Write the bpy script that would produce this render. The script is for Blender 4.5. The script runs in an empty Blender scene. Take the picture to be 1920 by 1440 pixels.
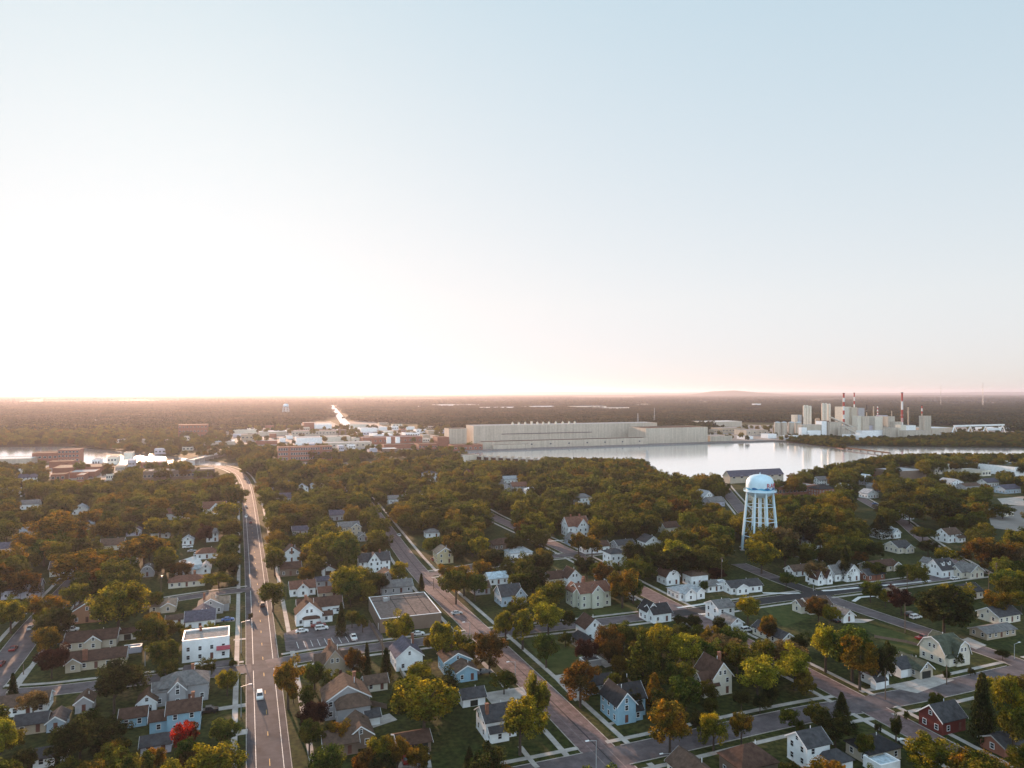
import bpy, math, random
import numpy as np
from mathutils import Vector, Matrix
R = math.radians
sc = bpy.context.scene
COL = sc.collection
# ------------------------------------------------------------------ camera, sky, sun, exposure
F, CH, HY = 1331.0, 88.0, 736.0; HAZE_D = 4.3e-5
cd = bpy.data.cameras.new('camera'); cam = bpy.data.objects.new('camera', cd); COL.objects.link(cam); sc.camera = cam
cam.location = (0, 0, CH); cam.rotation_euler = (math.pi/2, 0, 0)
cd.sensor_width = 36; cd.lens = F/1920*36; cd.shift_y = (HY-720)/1920; cd.clip_start = 1; cd.clip_end = 120000
SUN_AZ, SUN_EL = -27.0, 9.0
w = bpy.data.worlds.new('World'); sc.world = w; w.use_nodes = True; nt = w.node_tree
sky = nt.nodes.new('ShaderNodeTexSky'); sky.sky_type = 'NISHITA'; sky.sun_disc = False
sky.sun_elevation = R(SUN_EL); sky.sun_rotation = R(SUN_AZ); sky.altitude = 300
sky.air_density = 1.0; sky.dust_density = 1.2; sky.ozone_density = 2.0
gam = nt.nodes.new('ShaderNodeGamma'); gam.inputs[1].default_value = 0.36
hsv = nt.nodes.new('ShaderNodeHueSaturation'); hsv.inputs['Saturation'].default_value = 0.95
nt.links.new(sky.outputs[0], gam.inputs[0]); nt.links.new(gam.outputs[0], hsv.inputs['Color'])
# soft shoulder: film-like roll-off of the bright air round the sun, cool above and rosy at the horizon
sep = nt.nodes.new('ShaderNodeSeparateColor'); com = nt.nodes.new('ShaderNodeCombineColor'); nt.links.new(hsv.outputs[0], sep.inputs[0])
for i in range(3):
    m1 = nt.nodes.new('ShaderNodeMath'); m1.operation = 'MULTIPLY'; m1.inputs[1].default_value = -1.36; nt.links.new(sep.outputs[i], m1.inputs[0])
    m2 = nt.nodes.new('ShaderNodeMath'); m2.operation = 'EXPONENT'; nt.links.new(m1.outputs[0], m2.inputs[0])
    m3 = nt.nodes.new('ShaderNodeMath'); m3.operation = 'SUBTRACT'; m3.inputs[0].default_value = 1.0; nt.links.new(m2.outputs[0], m3.inputs[1])
    m4 = nt.nodes.new('ShaderNodeMath'); m4.operation = 'POWER'; m4.inputs[1].default_value = 1.5; nt.links.new(m3.outputs[0], m4.inputs[0]); nt.links.new(m4.outputs[0], com.inputs[i])
tco = nt.nodes.new('ShaderNodeTexCoord'); sxyz = nt.nodes.new('ShaderNodeSeparateXYZ'); nt.links.new(tco.outputs['Generated'], sxyz.inputs[0])
trp = nt.nodes.new('ShaderNodeValToRGB'); te = trp.color_ramp.elements; te[0].position = 0; te[0].color = (.93,.925,.99,1); te[1].position = .5; te[1].color = (.8,.92,.97,1); e3 = te.new(.12); e3.color = (.98,.975,.99,1)
nt.links.new(sxyz.outputs[2], trp.inputs[0])
tm = nt.nodes.new('ShaderNodeMix'); tm.data_type = 'RGBA'; tm.blend_type = 'MULTIPLY'; tm.inputs[0].default_value = 1; nt.links.new(com.outputs[0], tm.inputs[6]); nt.links.new(trp.outputs[0], tm.inputs[7])
gain = nt.nodes.new('ShaderNodeVectorMath'); gain.operation = 'SCALE'; gain.inputs['Scale'].default_value = 5.9; 
bk = nt.nodes.new('ShaderNodeMapRange'); bk.interpolation_type = 'SMOOTHSTEP'; bk.inputs[1].default_value = .35; bk.inputs[2].default_value = -.7; bk.inputs[3].default_value = 5.8; bk.inputs[4].default_value = 12
nt.links.new(sxyz.outputs[1], bk.inputs[0]); nt.links.new(bk.outputs[0], gain.inputs['Scale'])      # sky behind the camera brightened, an added fill for the house fronts
nt.links.new(tm.outputs[2], gain.inputs[0])
nt.links.new(gain.outputs[0], nt.nodes['Background'].inputs[0]); nt.nodes['Background'].inputs[1].default_value = 0.096
ld = bpy.data.lights.new('sun', 'SUN'); ld.energy = 5.0; ld.angle = R(0.5); ld.color = (1, 0.6, 0.38)
sun = bpy.data.objects.new('sun', ld); COL.objects.link(sun)
sd = Vector((math.sin(R(SUN_AZ))*math.cos(R(SUN_EL)), math.cos(R(SUN_AZ))*math.cos(R(SUN_EL)), math.sin(R(SUN_EL))))
sun.rotation_euler = sd.to_track_quat('Z', 'Y').to_euler(); sun.location = sd*3000
sc.view_settings.view_transform = 'Standard'; sc.view_settings.look = 'None'; sc.view_settings.exposure = 0.9; sc.view_settings.gamma = 1
sc.cycles.max_bounces = 6; sc.cycles.diffuse_bounces = 2; sc.cycles.transmission_bounces = 3; sc.cycles.volume_bounces = 0
sc.cycles.use_adaptive_sampling = True; sc.cycles.adaptive_threshold = 0.02
# ------------------------------------------------------------------ helpers
PHI = math.atan(510/1331)                # the street grid is turned by this angle
BX, BY = math.cos(PHI), math.sin(PHI)    # 'u': along the cross streets;  'v': along the avenues
def G(px, py, z=0.0):
    D = F*(CH-z)/(py-HY); return Vector(((px-960)/F*D, D, z))
def PX(p):
    return 960+F*p[0]/p[1], HY+F*(CH-p[2])/p[1]
def S(py): return CH/(py-HY)
def uv(u, v, z=0): return Vector((u*BX-v*BY, u*BY+v*BX, z))
def tou(p): return p[0]*BX+p[1]*BY, -p[0]*BY+p[1]*BX
def tag(o, label, cat=None, group=None, kind=None):
    o['label'] = label
    if cat: o['category'] = cat
    if group: o['group'] = group
    if kind: o['kind'] = kind
    return o
def empty(name, loc=(0, 0, 0), rz=0.0):
    o = bpy.data.objects.new(name, None); COL.objects.link(o); o.location = loc; o.rotation_euler = (0, 0, rz); o.empty_display_size = 1; return o
def link(name, me, parent=None, loc=(0, 0, 0), rz=0.0, mat=None):
    o = bpy.data.objects.new(name, me); COL.objects.link(o)
    if parent is not None: o.parent = parent
    o.location = loc; o.rotation_euler = (0, 0, rz)
    return o
class MB:
    def __init__(s): s.v = []; s.f = []; s.m = []
    def add(s, vs, fs, mi=0):
        n = len(s.v); s.v += [tuple(x) for x in vs]; s.f += [[i+n for i in f] for f in fs]; s.m += [mi]*len(fs); return s
    def box(s, x0, x1, y0, y1, z0, z1, mi=0):
        return s.add([(x0,y0,z0),(x1,y0,z0),(x1,y1,z0),(x0,y1,z0),(x0,y0,z1),(x1,y0,z1),(x1,y1,z1),(x0,y1,z1)],
                     [[0,3,2,1],[4,5,6,7],[0,1,5,4],[1,2,6,5],[2,3,7,6],[3,0,4,7]], mi)
    def ext(s, prof, a0, a1, ax='x', mi=0, c=(0, 0, 0)):   # closed profile (t,z) extruded along an axis
        n = len(prof); vs = []
        for a in (a0, a1):
            for t, z in prof: vs.append((a+c[0], t+c[1], z+c[2]) if ax == 'x' else (t+c[0], a+c[1], z+c[2]))
        fs = [[i, (i+1) % n, n+(i+1) % n, n+i] for i in range(n)]+[list(range(n))[::-1], list(range(n, 2*n))]
        return s.add(vs, fs, mi)
    def cyl(s, p, q, r0, r1=None, n=8, mi=0, caps=True):
        r1 = r0 if r1 is None else r1; p = Vector(p); q = Vector(q); d = (q-p).normalized()
        a = Vector((0, 0, 1)) if abs(d.z) < .9 else Vector((1, 0, 0)); e = d.cross(a).normalized(); g = d.cross(e)
        vs = []
        for c, r in ((p, r0), (q, r1)):
            for k in range(n):
                t = 2*math.pi*k/n; vs.append(c+e*math.cos(t)*r+g*math.sin(t)*r)
        fs = [[k, n+k, n+(k+1) % n, (k+1) % n] for k in range(n)]
        if caps: fs += [list(range(n)), list(range(2*n-1, n-1, -1))]
        return s.add(vs, fs, mi)
    def lathe(s, prof, n=32, c=(0, 0), mi=0):
        vs = []; m = len(prof)
        for k in range(n):
            t = 2*math.pi*k/n
            for r, z in prof: vs.append((c[0]+r*math.cos(t), c[1]+r*math.sin(t), z))
        fs = []
        for k in range(n):
            k2 = (k+1) % n
            for i in range(m-1): fs.append([k*m+i, k2*m+i, k2*m+i+1, k*m+i+1])
        return s.add(vs, fs, mi)
    def mesh(s, name, mats, smooth=False):
        me = bpy.data.meshes.new(name); me.from_pydata(s.v, [], s.f)
        for m in mats: me.materials.append(m)
        if len(mats) > 1: me.polygons.foreach_set('material_index', s.m)
        if smooth: me.polygons.foreach_set('use_smooth', [True]*len(s.f))
        me.update(); return me
    def build(s, name, mats, parent=None, loc=(0, 0, 0), rz=0.0, smooth=False):
        if not isinstance(mats, (list, tuple)): mats = [mats]
        return link(name, s.mesh(name, mats, smooth), parent, loc, rz)
# ------------------------------------------------------------------ materials
def mat(name, col, rough=.8, var=.2, scale=.6, bump=0.0, metal=0.0, spec=.3, col2=None, emit=None):
    m = bpy.data.materials.new(name); m.use_nodes = True; n = m.node_tree.nodes; l = m.node_tree.links; b = n['Principled BSDF']
    b.inputs['Roughness'].default_value = rough; b.inputs['Metallic'].default_value = metal; b.inputs['Specular IOR Level'].default_value = spec
    b.inputs['Base Color'].default_value = (*col, 1)
    if var or col2:
        tc = n.new('ShaderNodeNewGeometry'); no = n.new('ShaderNodeTexNoise'); no.inputs['Scale'].default_value = scale; no.inputs['Detail'].default_value = 6; no.inputs['Roughness'].default_value = .65
        l.new(tc.outputs['Position'], no.inputs['Vector'])
        r = n.new('ShaderNodeValToRGB'); r.color_ramp.elements[0].position = .35; r.color_ramp.elements[1].position = .65
        c2 = col2 or [min(1, c*(1+var)) for c in col]; c1 = [c*(1-var) for c in col] if not col2 else col
        r.color_ramp.elements[0].color = (*c1, 1); r.color_ramp.elements[1].color = (*c2, 1)
        l.new(no.outputs['Fac'], r.inputs[0]); l.new(r.outputs[0], b.inputs['Base Color'])
        if bump:
            n2 = n.new('ShaderNodeTexNoise'); n2.inputs['Scale'].default_value = scale*8; l.new(tc.outputs['Position'], n2.inputs['Vector'])
            bp = n.new('ShaderNodeBump'); bp.inputs['Strength'].default_value = bump; bp.inputs['Distance'].default_value = .1
            l.new(n2.outputs['Fac'], bp.inputs['Height']); l.new(bp.outputs[0], b.inputs['Normal'])
    return m
WALL = dict(white=(.78,.8,.82), cream=(.6,.56,.48), beige=(.46,.4,.32), tan=(.36,.3,.23), grey=(.34,.34,.36), blue=(.25,.41,.52), slate=(.34,.42,.5),
            brick=(.22,.09,.06), brown=(.18,.13,.1), lav=(.42,.42,.5), red=(.13,.03,.025), yellow=(.45,.38,.24), sage=(.48,.5,.42), orangebrick=(.34,.17,.1), stone=(.42,.36,.28), concrete=(.44,.395,.34), metal=(.5,.52,.54))
ROOF = dict(brown=(.1,.068,.053), dbrown=(.075,.045,.035), dgrey=(.06,.06,.065), grey=(.15,.145,.145), lgrey=(.3,.32,.34), slate=(.09,.085,.11), redbrown=(.15,.075,.055),
            orange=(.27,.15,.1), black=(.035,.035,.038), green=(.07,.08,.06), lblue=(.42,.5,.56), tan=(.24,.18,.14), white=(.6,.6,.6), gravel=(.27,.25,.24), tar=(.15,.12,.11))
def panelled(m):
    """rain streaks and panel joints on big industrial walls"""
    n = m.node_tree.nodes; l = m.node_tree.links; b = n['Principled BSDF']; g = n.new('ShaderNodeNewGeometry'); mp = n.new('ShaderNodeMapping'); mp.inputs['Scale'].default_value = (1, 1, .06)
    no = n.new('ShaderNodeTexNoise'); no.inputs['Scale'].default_value = .35; no.inputs['Detail'].default_value = 5; l.new(g.outputs['Position'], mp.inputs[0]); l.new(mp.outputs[0], no.inputs['Vector'])
    wv = n.new('ShaderNodeTexWave'); wv.bands_direction = 'X'; wv.inputs['Scale'].default_value = .025; wv.inputs['Distortion'].default_value = 0; mp2 = n.new('ShaderNodeMapping'); mp2.inputs['Rotation'].default_value = (0, 0, -math.atan(510/1331)); l.new(g.outputs['Position'], mp2.inputs[0]); l.new(mp2.outputs[0], wv.inputs['Vector'])
    r = n.new('ShaderNodeValToRGB'); e = r.color_ramp.elements; e[0].position = .3; e[0].color = (.84,.82,.79,1); e[1].position = .62; e[1].color = (1.08,1.07,1.05,1); l.new(no.outputs['Fac'], r.inputs[0])
    r2 = n.new('ShaderNodeValToRGB'); e = r2.color_ramp.elements; e[0].position = .0; e[0].color = (.93,.93,.93,1); e[1].position = .05; e[1].color = (1,1,1,1); l.new(wv.outputs[1], r2.inputs[0])
    src = b.inputs['Base Color'].links[0].from_socket
    for q in (r.outputs[0], r2.outputs[0]):
        mx = n.new('ShaderNodeMix'); mx.data_type = 'RGBA'; mx.blend_type = 'MULTIPLY'; mx.inputs[0].default_value = 1; l.new(src, mx.inputs[6]); l.new(q, mx.inputs[7]); src = mx.outputs[2]
    l.new(src, b.inputs['Base Color']); return m
def wallmat(c):
    """painted lap siding: fine horizontal board lines and a little dirt"""
    m = mat('wall_'+c, WALL[c], .7, .1, .35, 0, spec=.25); n = m.node_tree.nodes; l = m.node_tree.links
    wv = n.new('ShaderNodeTexWave'); wv.wave_type = 'BANDS'; wv.bands_direction = 'Z'; wv.inputs['Scale'].default_value = 1.3; wv.inputs['Distortion'].default_value = 0
    if c in ('brick', 'orangebrick', 'stone', 'concrete'):
        wv = n.new('ShaderNodeTexNoise'); wv.inputs['Scale'].default_value = 3
    bp = n.new('ShaderNodeBump'); bp.inputs['Strength'].default_value = .5; bp.inputs['Distance'].default_value = .05
    g = n.new('ShaderNodeNewGeometry'); l.new(g.outputs['Position'], wv.inputs['Vector']); l.new(wv.outputs[-1] if wv.bl_idname.endswith('Wave') else wv.outputs[0], bp.inputs['Height']); l.new(bp.outputs[0], n['Principled BSDF'].inputs['Normal'])
    return m
MW = {k: wallmat(k) for k in WALL}
panelled(MW['concrete'])
MR = {k: mat('roof_'+k, v, .95, .3, .9, .8, spec=.06) for k, v in ROOF.items()}
TRIM = mat('white_trim', (.75,.76,.78), .5, .05, .5)
GLASS = mat('window_glass', (.02,.024,.03), .12, 0, spec=.6)
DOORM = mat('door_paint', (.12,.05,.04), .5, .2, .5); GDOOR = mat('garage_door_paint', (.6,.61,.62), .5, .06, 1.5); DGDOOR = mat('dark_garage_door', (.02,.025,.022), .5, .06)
BRICKM = mat('chimney_brick', (.2,.09,.06), .9, .3, 3)
ASPH = mat('old_asphalt', (.11,.092,.097), .85, .35, .22, .5, spec=.15)
ASPHM = mat('main_road_asphalt', (.074,.068,.076), .85, .32, .15, .5, spec=.12)
ASPHD = mat('fresh_asphalt', (.035,.034,.036), .85, .2, .3, .3, spec=.15)
BRKST = mat('brick_street', (.14,.095,.095), .75, .38, .5, .4)
TRACK = mat('worn_wheel_track', (.19,.145,.14), .85, .35, .5)
CONC = mat('concrete_walk', (.36,.33,.31), .8, .25, .3)
CONCW = mat('new_concrete', (.62,.62,.62), .8, .12, .3)
KERB = mat('kerb_concrete', (.36,.33,.31), .8, .25, .5)
PAINTW = mat('white_road_paint', (.6,.6,.6), .6, .3, 1.2); PAINTY = mat('yellow_road_paint', (.5,.3,.06), .6, .3, 1.2)
BARK = mat('bark', (.06,.045,.035), .9, .3, 2, .5); POLE = mat('pole_wood', (.14,.1,.075), .9, .2, 1); STEEL = mat('galvanised_steel', (.4,.42,.44), .45, .1, 1, metal=.5)
WHITEP = mat('tower_paint', (.5,.67,.77), .38, .07, .35, spec=.5)
# ground: lawn near, fields and wood floor far
def ground_mat():
    m = bpy.data.materials.new('lawn'); m.use_nodes = True; n = m.node_tree.nodes; l = m.node_tree.links; b = n['Principled BSDF']; b.inputs['Roughness'].default_value = .95; b.inputs['Specular IOR Level'].default_value = .1
    g = n.new('ShaderNodeNewGeometry')
    def noise(s, d=6):
        x = n.new('ShaderNodeTexNoise'); x.inputs['Scale'].default_value = s; x.inputs['Detail'].default_value = d; l.new(g.outputs['Position'], x.inputs['Vector']); return x
    def ramp(src, stops):
        r = n.new('ShaderNodeValToRGB'); e = r.color_ramp.elements
        while len(e) < len(stops): e.new(.5)
        for k, (p, c) in enumerate(stops): e[k].position = p; e[k].color = (*c, 1)
        l.new(src, r.inputs[0]); return r
    a = ramp(noise(.06).outputs['Fac'], [(.3, (.022,.03,.01)), (.5, (.034,.044,.014)), (.62, (.055,.055,.02)), (.7, (.1,.075,.04))])
    c = ramp(noise(.7, 9).outputs['Fac'], [(.35, (.45,.5,.45)), (.65, (1.5,1.4,1.2))])
    mx = n.new('ShaderNodeMix'); mx.data_type = 'RGBA'; mx.blend_type = 'MULTIPLY'; mx.inputs[0].default_value = 1
    l.new(a.outputs[0], mx.inputs[6]); l.new(c.outputs[0], mx.inputs[7]); l.new(mx.outputs[2], b.inputs['Base Color']); return m
LAWN = ground_mat()
FIELD = mat('mown_grass', (.035,.05,.014), .95, .3, .3, 0, spec=.1, col2=(.07,.08,.026))
GRAVEL = mat('gravel', (.17,.15,.14), .9, .35, .02, 0, col2=(.28,.25,.23))
DRYF = mat('stubble_field', (.14,.11,.06), .95, .3, .02)
SOIL = mat('leaf_litter', (.09,.05,.03), .95, .3, .5)
def leafmat(name, cols, rnd=False, trans=.45):
    """leaves: each clump leaf varies, some sprays have turned colour; light comes through them"""
    m = bpy.data.materials.new(name); m.use_nodes = True; n = m.node_tree.nodes; l = m.node_tree.links; n.remove(n['Principled BSDF'])
    r = n.new('ShaderNodeValToRGB'); e = r.color_ramp.elements
    while len(e) < len(cols): e.new(.5)
    for k, c in enumerate(cols): e[k].position = k/(len(cols)-1); e[k].color = (*c, 1)
    if rnd:
        oi = n.new('ShaderNodeObjectInfo'); l.new(oi.outputs['Random'], r.inputs[0])
    else:
        g = n.new('ShaderNodeNewGeometry'); no = n.new('ShaderNodeTexNoise'); no.inputs['Scale'].default_value = .28; l.new(g.outputs['Position'], no.inputs['Vector'])
        mr = n.new('ShaderNodeMapRange'); mr.inputs[1].default_value = .36; mr.inputs[2].default_value = .64; l.new(no.outputs['Fac'], mr.inputs[0]); l.new(mr.outputs[0], r.inputs[0])
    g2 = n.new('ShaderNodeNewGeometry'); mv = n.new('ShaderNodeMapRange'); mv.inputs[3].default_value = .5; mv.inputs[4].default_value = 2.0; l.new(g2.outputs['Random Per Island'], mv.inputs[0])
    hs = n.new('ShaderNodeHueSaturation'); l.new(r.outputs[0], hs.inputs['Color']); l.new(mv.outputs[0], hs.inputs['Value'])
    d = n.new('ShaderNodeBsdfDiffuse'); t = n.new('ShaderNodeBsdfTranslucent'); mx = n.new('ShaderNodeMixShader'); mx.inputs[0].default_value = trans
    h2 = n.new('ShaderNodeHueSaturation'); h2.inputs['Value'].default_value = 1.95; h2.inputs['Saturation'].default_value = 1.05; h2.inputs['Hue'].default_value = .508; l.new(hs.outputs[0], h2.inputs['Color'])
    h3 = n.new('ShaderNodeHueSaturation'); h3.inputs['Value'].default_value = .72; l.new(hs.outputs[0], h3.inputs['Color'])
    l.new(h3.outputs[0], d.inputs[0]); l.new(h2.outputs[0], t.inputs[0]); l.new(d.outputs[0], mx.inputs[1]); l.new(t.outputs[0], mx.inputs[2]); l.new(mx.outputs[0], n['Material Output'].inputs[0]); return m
LC = dict(green=[(.03,.05,.012), (.052,.072,.015), (.085,.09,.018)], dark=[(.016,.024,.009), (.028,.034,.012), (.045,.045,.014)],
          olive=[(.03,.042,.01), (.058,.066,.013), (.11,.09,.018)], gold=[(.055,.066,.013), (.12,.11,.016), (.23,.17,.02)],
          lime=[(.1,.11,.016), (.16,.15,.02), (.24,.2,.026)],
          orange=[(.05,.05,.012), (.11,.078,.015), (.21,.105,.018)], rust=[(.035,.032,.011), (.065,.043,.013), (.13,.058,.015)],
          purple=[(.018,.01,.009), (.032,.015,.012), (.045,.022,.014)], red=[(.06,.035,.01), (.16,.018,.014), (.34,.025,.02)], brown=[(.08,.062,.032), (.12,.088,.04), (.16,.105,.045)])
ML = {k: leafmat('leaves_'+k, v) for k, v in LC.items()}
MIX = leafmat('leaves_mixed', [(.017,.026,.007), (.05,.062,.012), (.085,.082,.015), (.028,.034,.01), (.12,.1,.017), (.062,.07,.014), (.12,.078,.016), (.022,.032,.009), (.09,.098,.018), (.045,.045,.016)], rnd=True)
FARM = leafmat('far_forest_leaves', [(.018,.026,.011), (.036,.04,.016), (.022,.031,.013), (.058,.052,.022), (.02,.027,.012)], rnd=False, trans=.22)
FARM.node_tree.nodes['Noise Texture'].inputs['Scale'].default_value = .004
# ------------------------------------------------------------------ ground, river, hills
def grid_ground():
    xs = np.array([0, 60, 120, 200, 300, 420, 600, 900, 1300, 2000, 3500, 7000, 14000, 29000.]); xs = np.concatenate([-xs[::-1][:-1], xs])
    ys = np.array([-6000, -1500, -300, 0, 100, 160, 220, 300, 400, 520, 680, 900, 1200, 1600, 2400, 4000, 7000, 13000, 29000.])
    v = [(x, y, 0) for y in ys for x in xs]; nx = len(xs)
    f = [[j*nx+i, j*nx+i+1, (j+1)*nx+i+1, (j+1)*nx+i] for j in range(len(ys)-1) for i in range(nx-1)]
    me = bpy.data.meshes.new('ground'); me.from_pydata(v, [], f); me.materials.append(LAWN); return me
tag(link('ground', grid_ground()), 'flat green ground under the whole town', kind='structure')
def poly(name, pts, m, z, label, kind='structure', cat=None, sub=True):
    """a flat sheet laid on the ground, fan-split so that large outlines stay exact"""
    import bmesh
    ps = [G(a, b) for a, b in pts]; c = sum(ps, Vector())/len(ps)
    bm = bmesh.new(); vs = [bm.verts.new((p.x-c.x, p.y-c.y, z)) for p in ps]; f = bm.faces.new(vs); bmesh.ops.triangulate(bm, faces=[f])
    bmesh.ops.recalc_face_normals(bm, faces=bm.faces[:])
    for ff in bm.faces:
        if ff.normal.z < 0: ff.normal_flip()
    me = bpy.data.meshes.new(name); bm.to_mesh(me); me.materials.append(m)
    return tag(link(name, me, loc=(c.x, c.y, 0)), label, cat, kind=kind)
def water_mat():
    m = bpy.data.materials.new('river_water'); m.use_nodes = True; n = m.node_tree.nodes; l = m.node_tree.links; b = n['Principled BSDF']
    b.inputs['Base Color'].default_value = (.86,.88,.9,1); b.inputs['Metallic'].default_value = .75; b.inputs['Roughness'].default_value = .1; b.inputs['IOR'].default_value = 1.9; b.inputs['Specular IOR Level'].default_value = .5
    g = n.new('ShaderNodeNewGeometry'); mp = n.new('ShaderNodeMapping'); mp.inputs['Scale'].default_value = (.25,.12,1); no = n.new('ShaderNodeTexNoise'); no.inputs['Scale'].default_value = 1.0; no.inputs['Detail'].default_value = 4
    bp = n.new('ShaderNodeBump'); bp.inputs['Strength'].default_value = .2; bp.inputs['Distance'].default_value = .3
    l.new(g.outputs['Position'], mp.inputs[0]); l.new(mp.outputs[0], no.inputs['Vector']); l.new(no.outputs['Fac'], bp.inputs['Height']); l.new(bp.outputs[0], b.inputs['Normal']); return m
WATER = water_mat()
POND = [(868,852),(875,847),(1000,843),(1200,836),(1325,832),(1450,828),(1560,836),(1700,838),(1925,840),(2300,842),(2300,864),(1925,857),(1700,853),(1665,853),(1640,862),(1580,875),(1500,890),(1470,903),(1365,905),(1300,900),(1245,896),(1215,884),(1180,871),(1017,864),(893,857)]
LOWR = [(-500,838),(0,838),(130,837),(240,848),(330,857),(430,869),(520,866),(640,867),(870,862),(895,866),(870,873),(700,884),(560,888),(490,876),(440,873),(330,872),(240,872),(110,868),(0,865),(-500,862)]
poly('river', POND, WATER, .06, 'calm pale river held back above the dam')
poly('river', LOWR, WATER, .06, 'glittering river winding past the left bank below the dam')
def ridge(y0, amp, base, seed, name, label, x0, x1, mt, bumps=()):
    rnd = random.Random(seed); mb = MB(); n = 90; prof = []
    for i in range(n+1):
        x = x0+(x1-x0)*i/n; h = base+amp*(.5+.5*math.sin(i*.31+seed)*math.sin(i*.113+seed*2))+amp*.25*rnd.random()
        for bx, bw, bh in bumps: h += bh*math.exp(-((x-bx)/bw)**2)
        prof.append((x, h))
    vs = []; fs = []
    for x, h in prof: vs += [(x, y0-900, -2), (x, y0, h), (x, y0+1500, -2)]
    for i in range(n):
        a = i*3; fs += [[a, a+3, a+4, a+1], [a+1, a+4, a+5, a+2]]
    mb.add(vs, fs); return tag(mb.build(name, mt, smooth=True), label, kind='structure')
HILLM = mat('far_hill', (.035,.04,.016), .95, .3, .0015, spec=.05)
ridge(26500, 45, 62, 3, 'hills', 'low wooded ridge that closes the horizon', -28000, 28000, HILLM, bumps=((-300, 1500, 20), (1600, 900, 15)))
ridge(17000, 14, 22, 8, 'hills', 'nearer wooded rise before the horizon', -24000, 24000, HILLM, bumps=((5050, 560, 98), (5800, 700, 50)))
ridge(9000, 8, 8, 11, 'hills', 'gentle wooded rise past the factories', -15000, 15000, HILLM, bumps=((3500, 500, 18),))
# ------------------------------------------------------------------ streets
ROADS = []     # (polyline, half width, z, keep trees off?)
def seglen(pts): return [(pts[i+1]-pts[i]).length for i in range(len(pts)-1)]
def resample(pts, step):
    out = [pts[0]]
    for i in range(len(pts)-1):
        n = max(1, int((pts[i+1]-pts[i]).length/step))
        for k in range(1, n+1): out.append(pts[i].lerp(pts[i+1], k/n))
    return out
def ribbon_pts(pts, a, b):
    L = []; Rr = []
    for i, p in enumerate(pts):
        t = (pts[min(i+1, len(pts)-1)]-pts[max(i-1, 0)]); t.z = 0; t.normalize(); nrm = Vector((t.y, -t.x, 0))
        L.append(p+nrm*a); Rr.append(p+nrm*b)
    return L, Rr
def ribbon(name, pts, a, b, z, m, label, h=0, skip=None, kind='structure', cat=None):
    L, Rr = ribbon_pts(pts, a, b); mb = MB()
    for i in range(len(pts)-1):
        mid = (L[i]+L[i+1]+Rr[i]+Rr[i+1])/4
        if skip and skip(mid): continue
        q = [L[i], Rr[i], Rr[i+1], L[i+1]]
        top = [(p.x, p.y, z+h) for p in q]
        if h:
            bot = [(p.x, p.y, z) for p in q]; mb.add(bot+top, [[4,5,6,7],[0,1,5,4],[1,2,6,5],[2,3,7,6],[3,0,4,7]])
        else: mb.add(top, [[0,1,2,3]])
    if not mb.v: return None
    return tag(mb.build(name, m), label, cat, kind=kind)
def near_road(p, margin, skip_i=None):
    for i, (pts, hw, *_ ) in enumerate(ROADS):
        if i == skip_i: continue
        for k in range(len(pts)-1):
            a = pts[k]; b = pts[k+1]; d = b-a; t = max(0, min(1, ((p.x-a.x)*d.x+(p.y-a.y)*d.y)/(d.x*d.x+d.y*d.y)))
            if (p.x-a.x-t*d.x)**2+(p.y-a.y-t*d.y)**2 < (hw+margin)**2: return True
    return False
SPEC = [  # centre line in photo points, width, material, sidewalk offsets (left, right), material of walks, label
 ([(510,1530),(505,1440),(487,1160),(479,1060),(473,1000),(468,950),(463,915),(456,897),(445,885),(425,877),(395,871),(360,868)], 9.9, ASPHM, (2.2, 4.0), CONC, 'long two-lane main road running to the river'),
 ([(1270,1560),(1073,1355),(904,1190),(788,1079),(733,1005),(694,950),(672,925)], 9.0, BRKST, (3.2, 3.2), CONC, 'worn brick street right of the flat-roofed building'),
 ([(2060,1560),(1565,1290),(1400,1208),(1212,1112),(1050,1025),(935,975),(900,955)], 8.4, BRKST, (2.6, 2.6), CONC, 'street passing the pale house with the brown roof'),
 ([(2150,1340),(1905,1240),(1700,1172),(1612,1143),(1535,1115),(1445,1082),(1382,1056)], 8.0, ASPH, (None, None), CONC, 'street running past the foot of the water tower'),
 ([(-60,1330),(22,1232),(60,1180),(110,1125),(165,1065)], 9.5, ASPH, (2.5, 2.8), CONC, 'left side street lined with parked cars'),
 ([(600,1530),(1120,1428),(1500,1340),(1640,1318),(1780,1290),(1990,1240)], 8.6, ASPH, (2.0, 2.6), CONC, 'cross street at the bottom intersection'),
 ([(-80,1305),(60,1300),(160,1288),(300,1272),(400,1262),(475,1252)], 7.6, ASPH, (2.0, None), CONC, 'short cross street left of the main road'),
 ([(500,1245),(640,1222),(760,1207),(905,1190),(1100,1170),(1230,1154),(1300,1147),(1420,1128),(1530,1114),(1640,1100),(1760,1084),(1830,1075)], 7.6, ASPH, (2.2, 2.2), CONC, 'cross street along the parking lot'),
 ([(160,1158),(300,1128),(400,1113),(478,1104)], 7.0, ASPH, (2.0, None), CONC, 'cross street by the brown-roofed ranch house'),
 ([(790,1079),(880,1066),(960,1050),(1085,1040),(1240,1020)], 7.0, ASPH, (2.0, 2.0), CONC, 'cross street among the dense trees'),
 ([(1440,1010),(1389,955),(1362,922),(1350,905)], 9.5, ASPH, (1.5, 2.5), CONC, 'grey street climbing to the river left of the tower'),
 ([(1835,1075),(1770,1038),(1726,1008),(1686,972),(1640,950),(1612,934)], 7.5, BRKST, (None, 2.0), CONC, 'street between the grey-roofed houses on the right'),
 ([(1440,1035),(1500,1042),(1560,1052)], 7.0, ASPH, (None, None), CONC, 'short lane beside the two small garages'),
]
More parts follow.
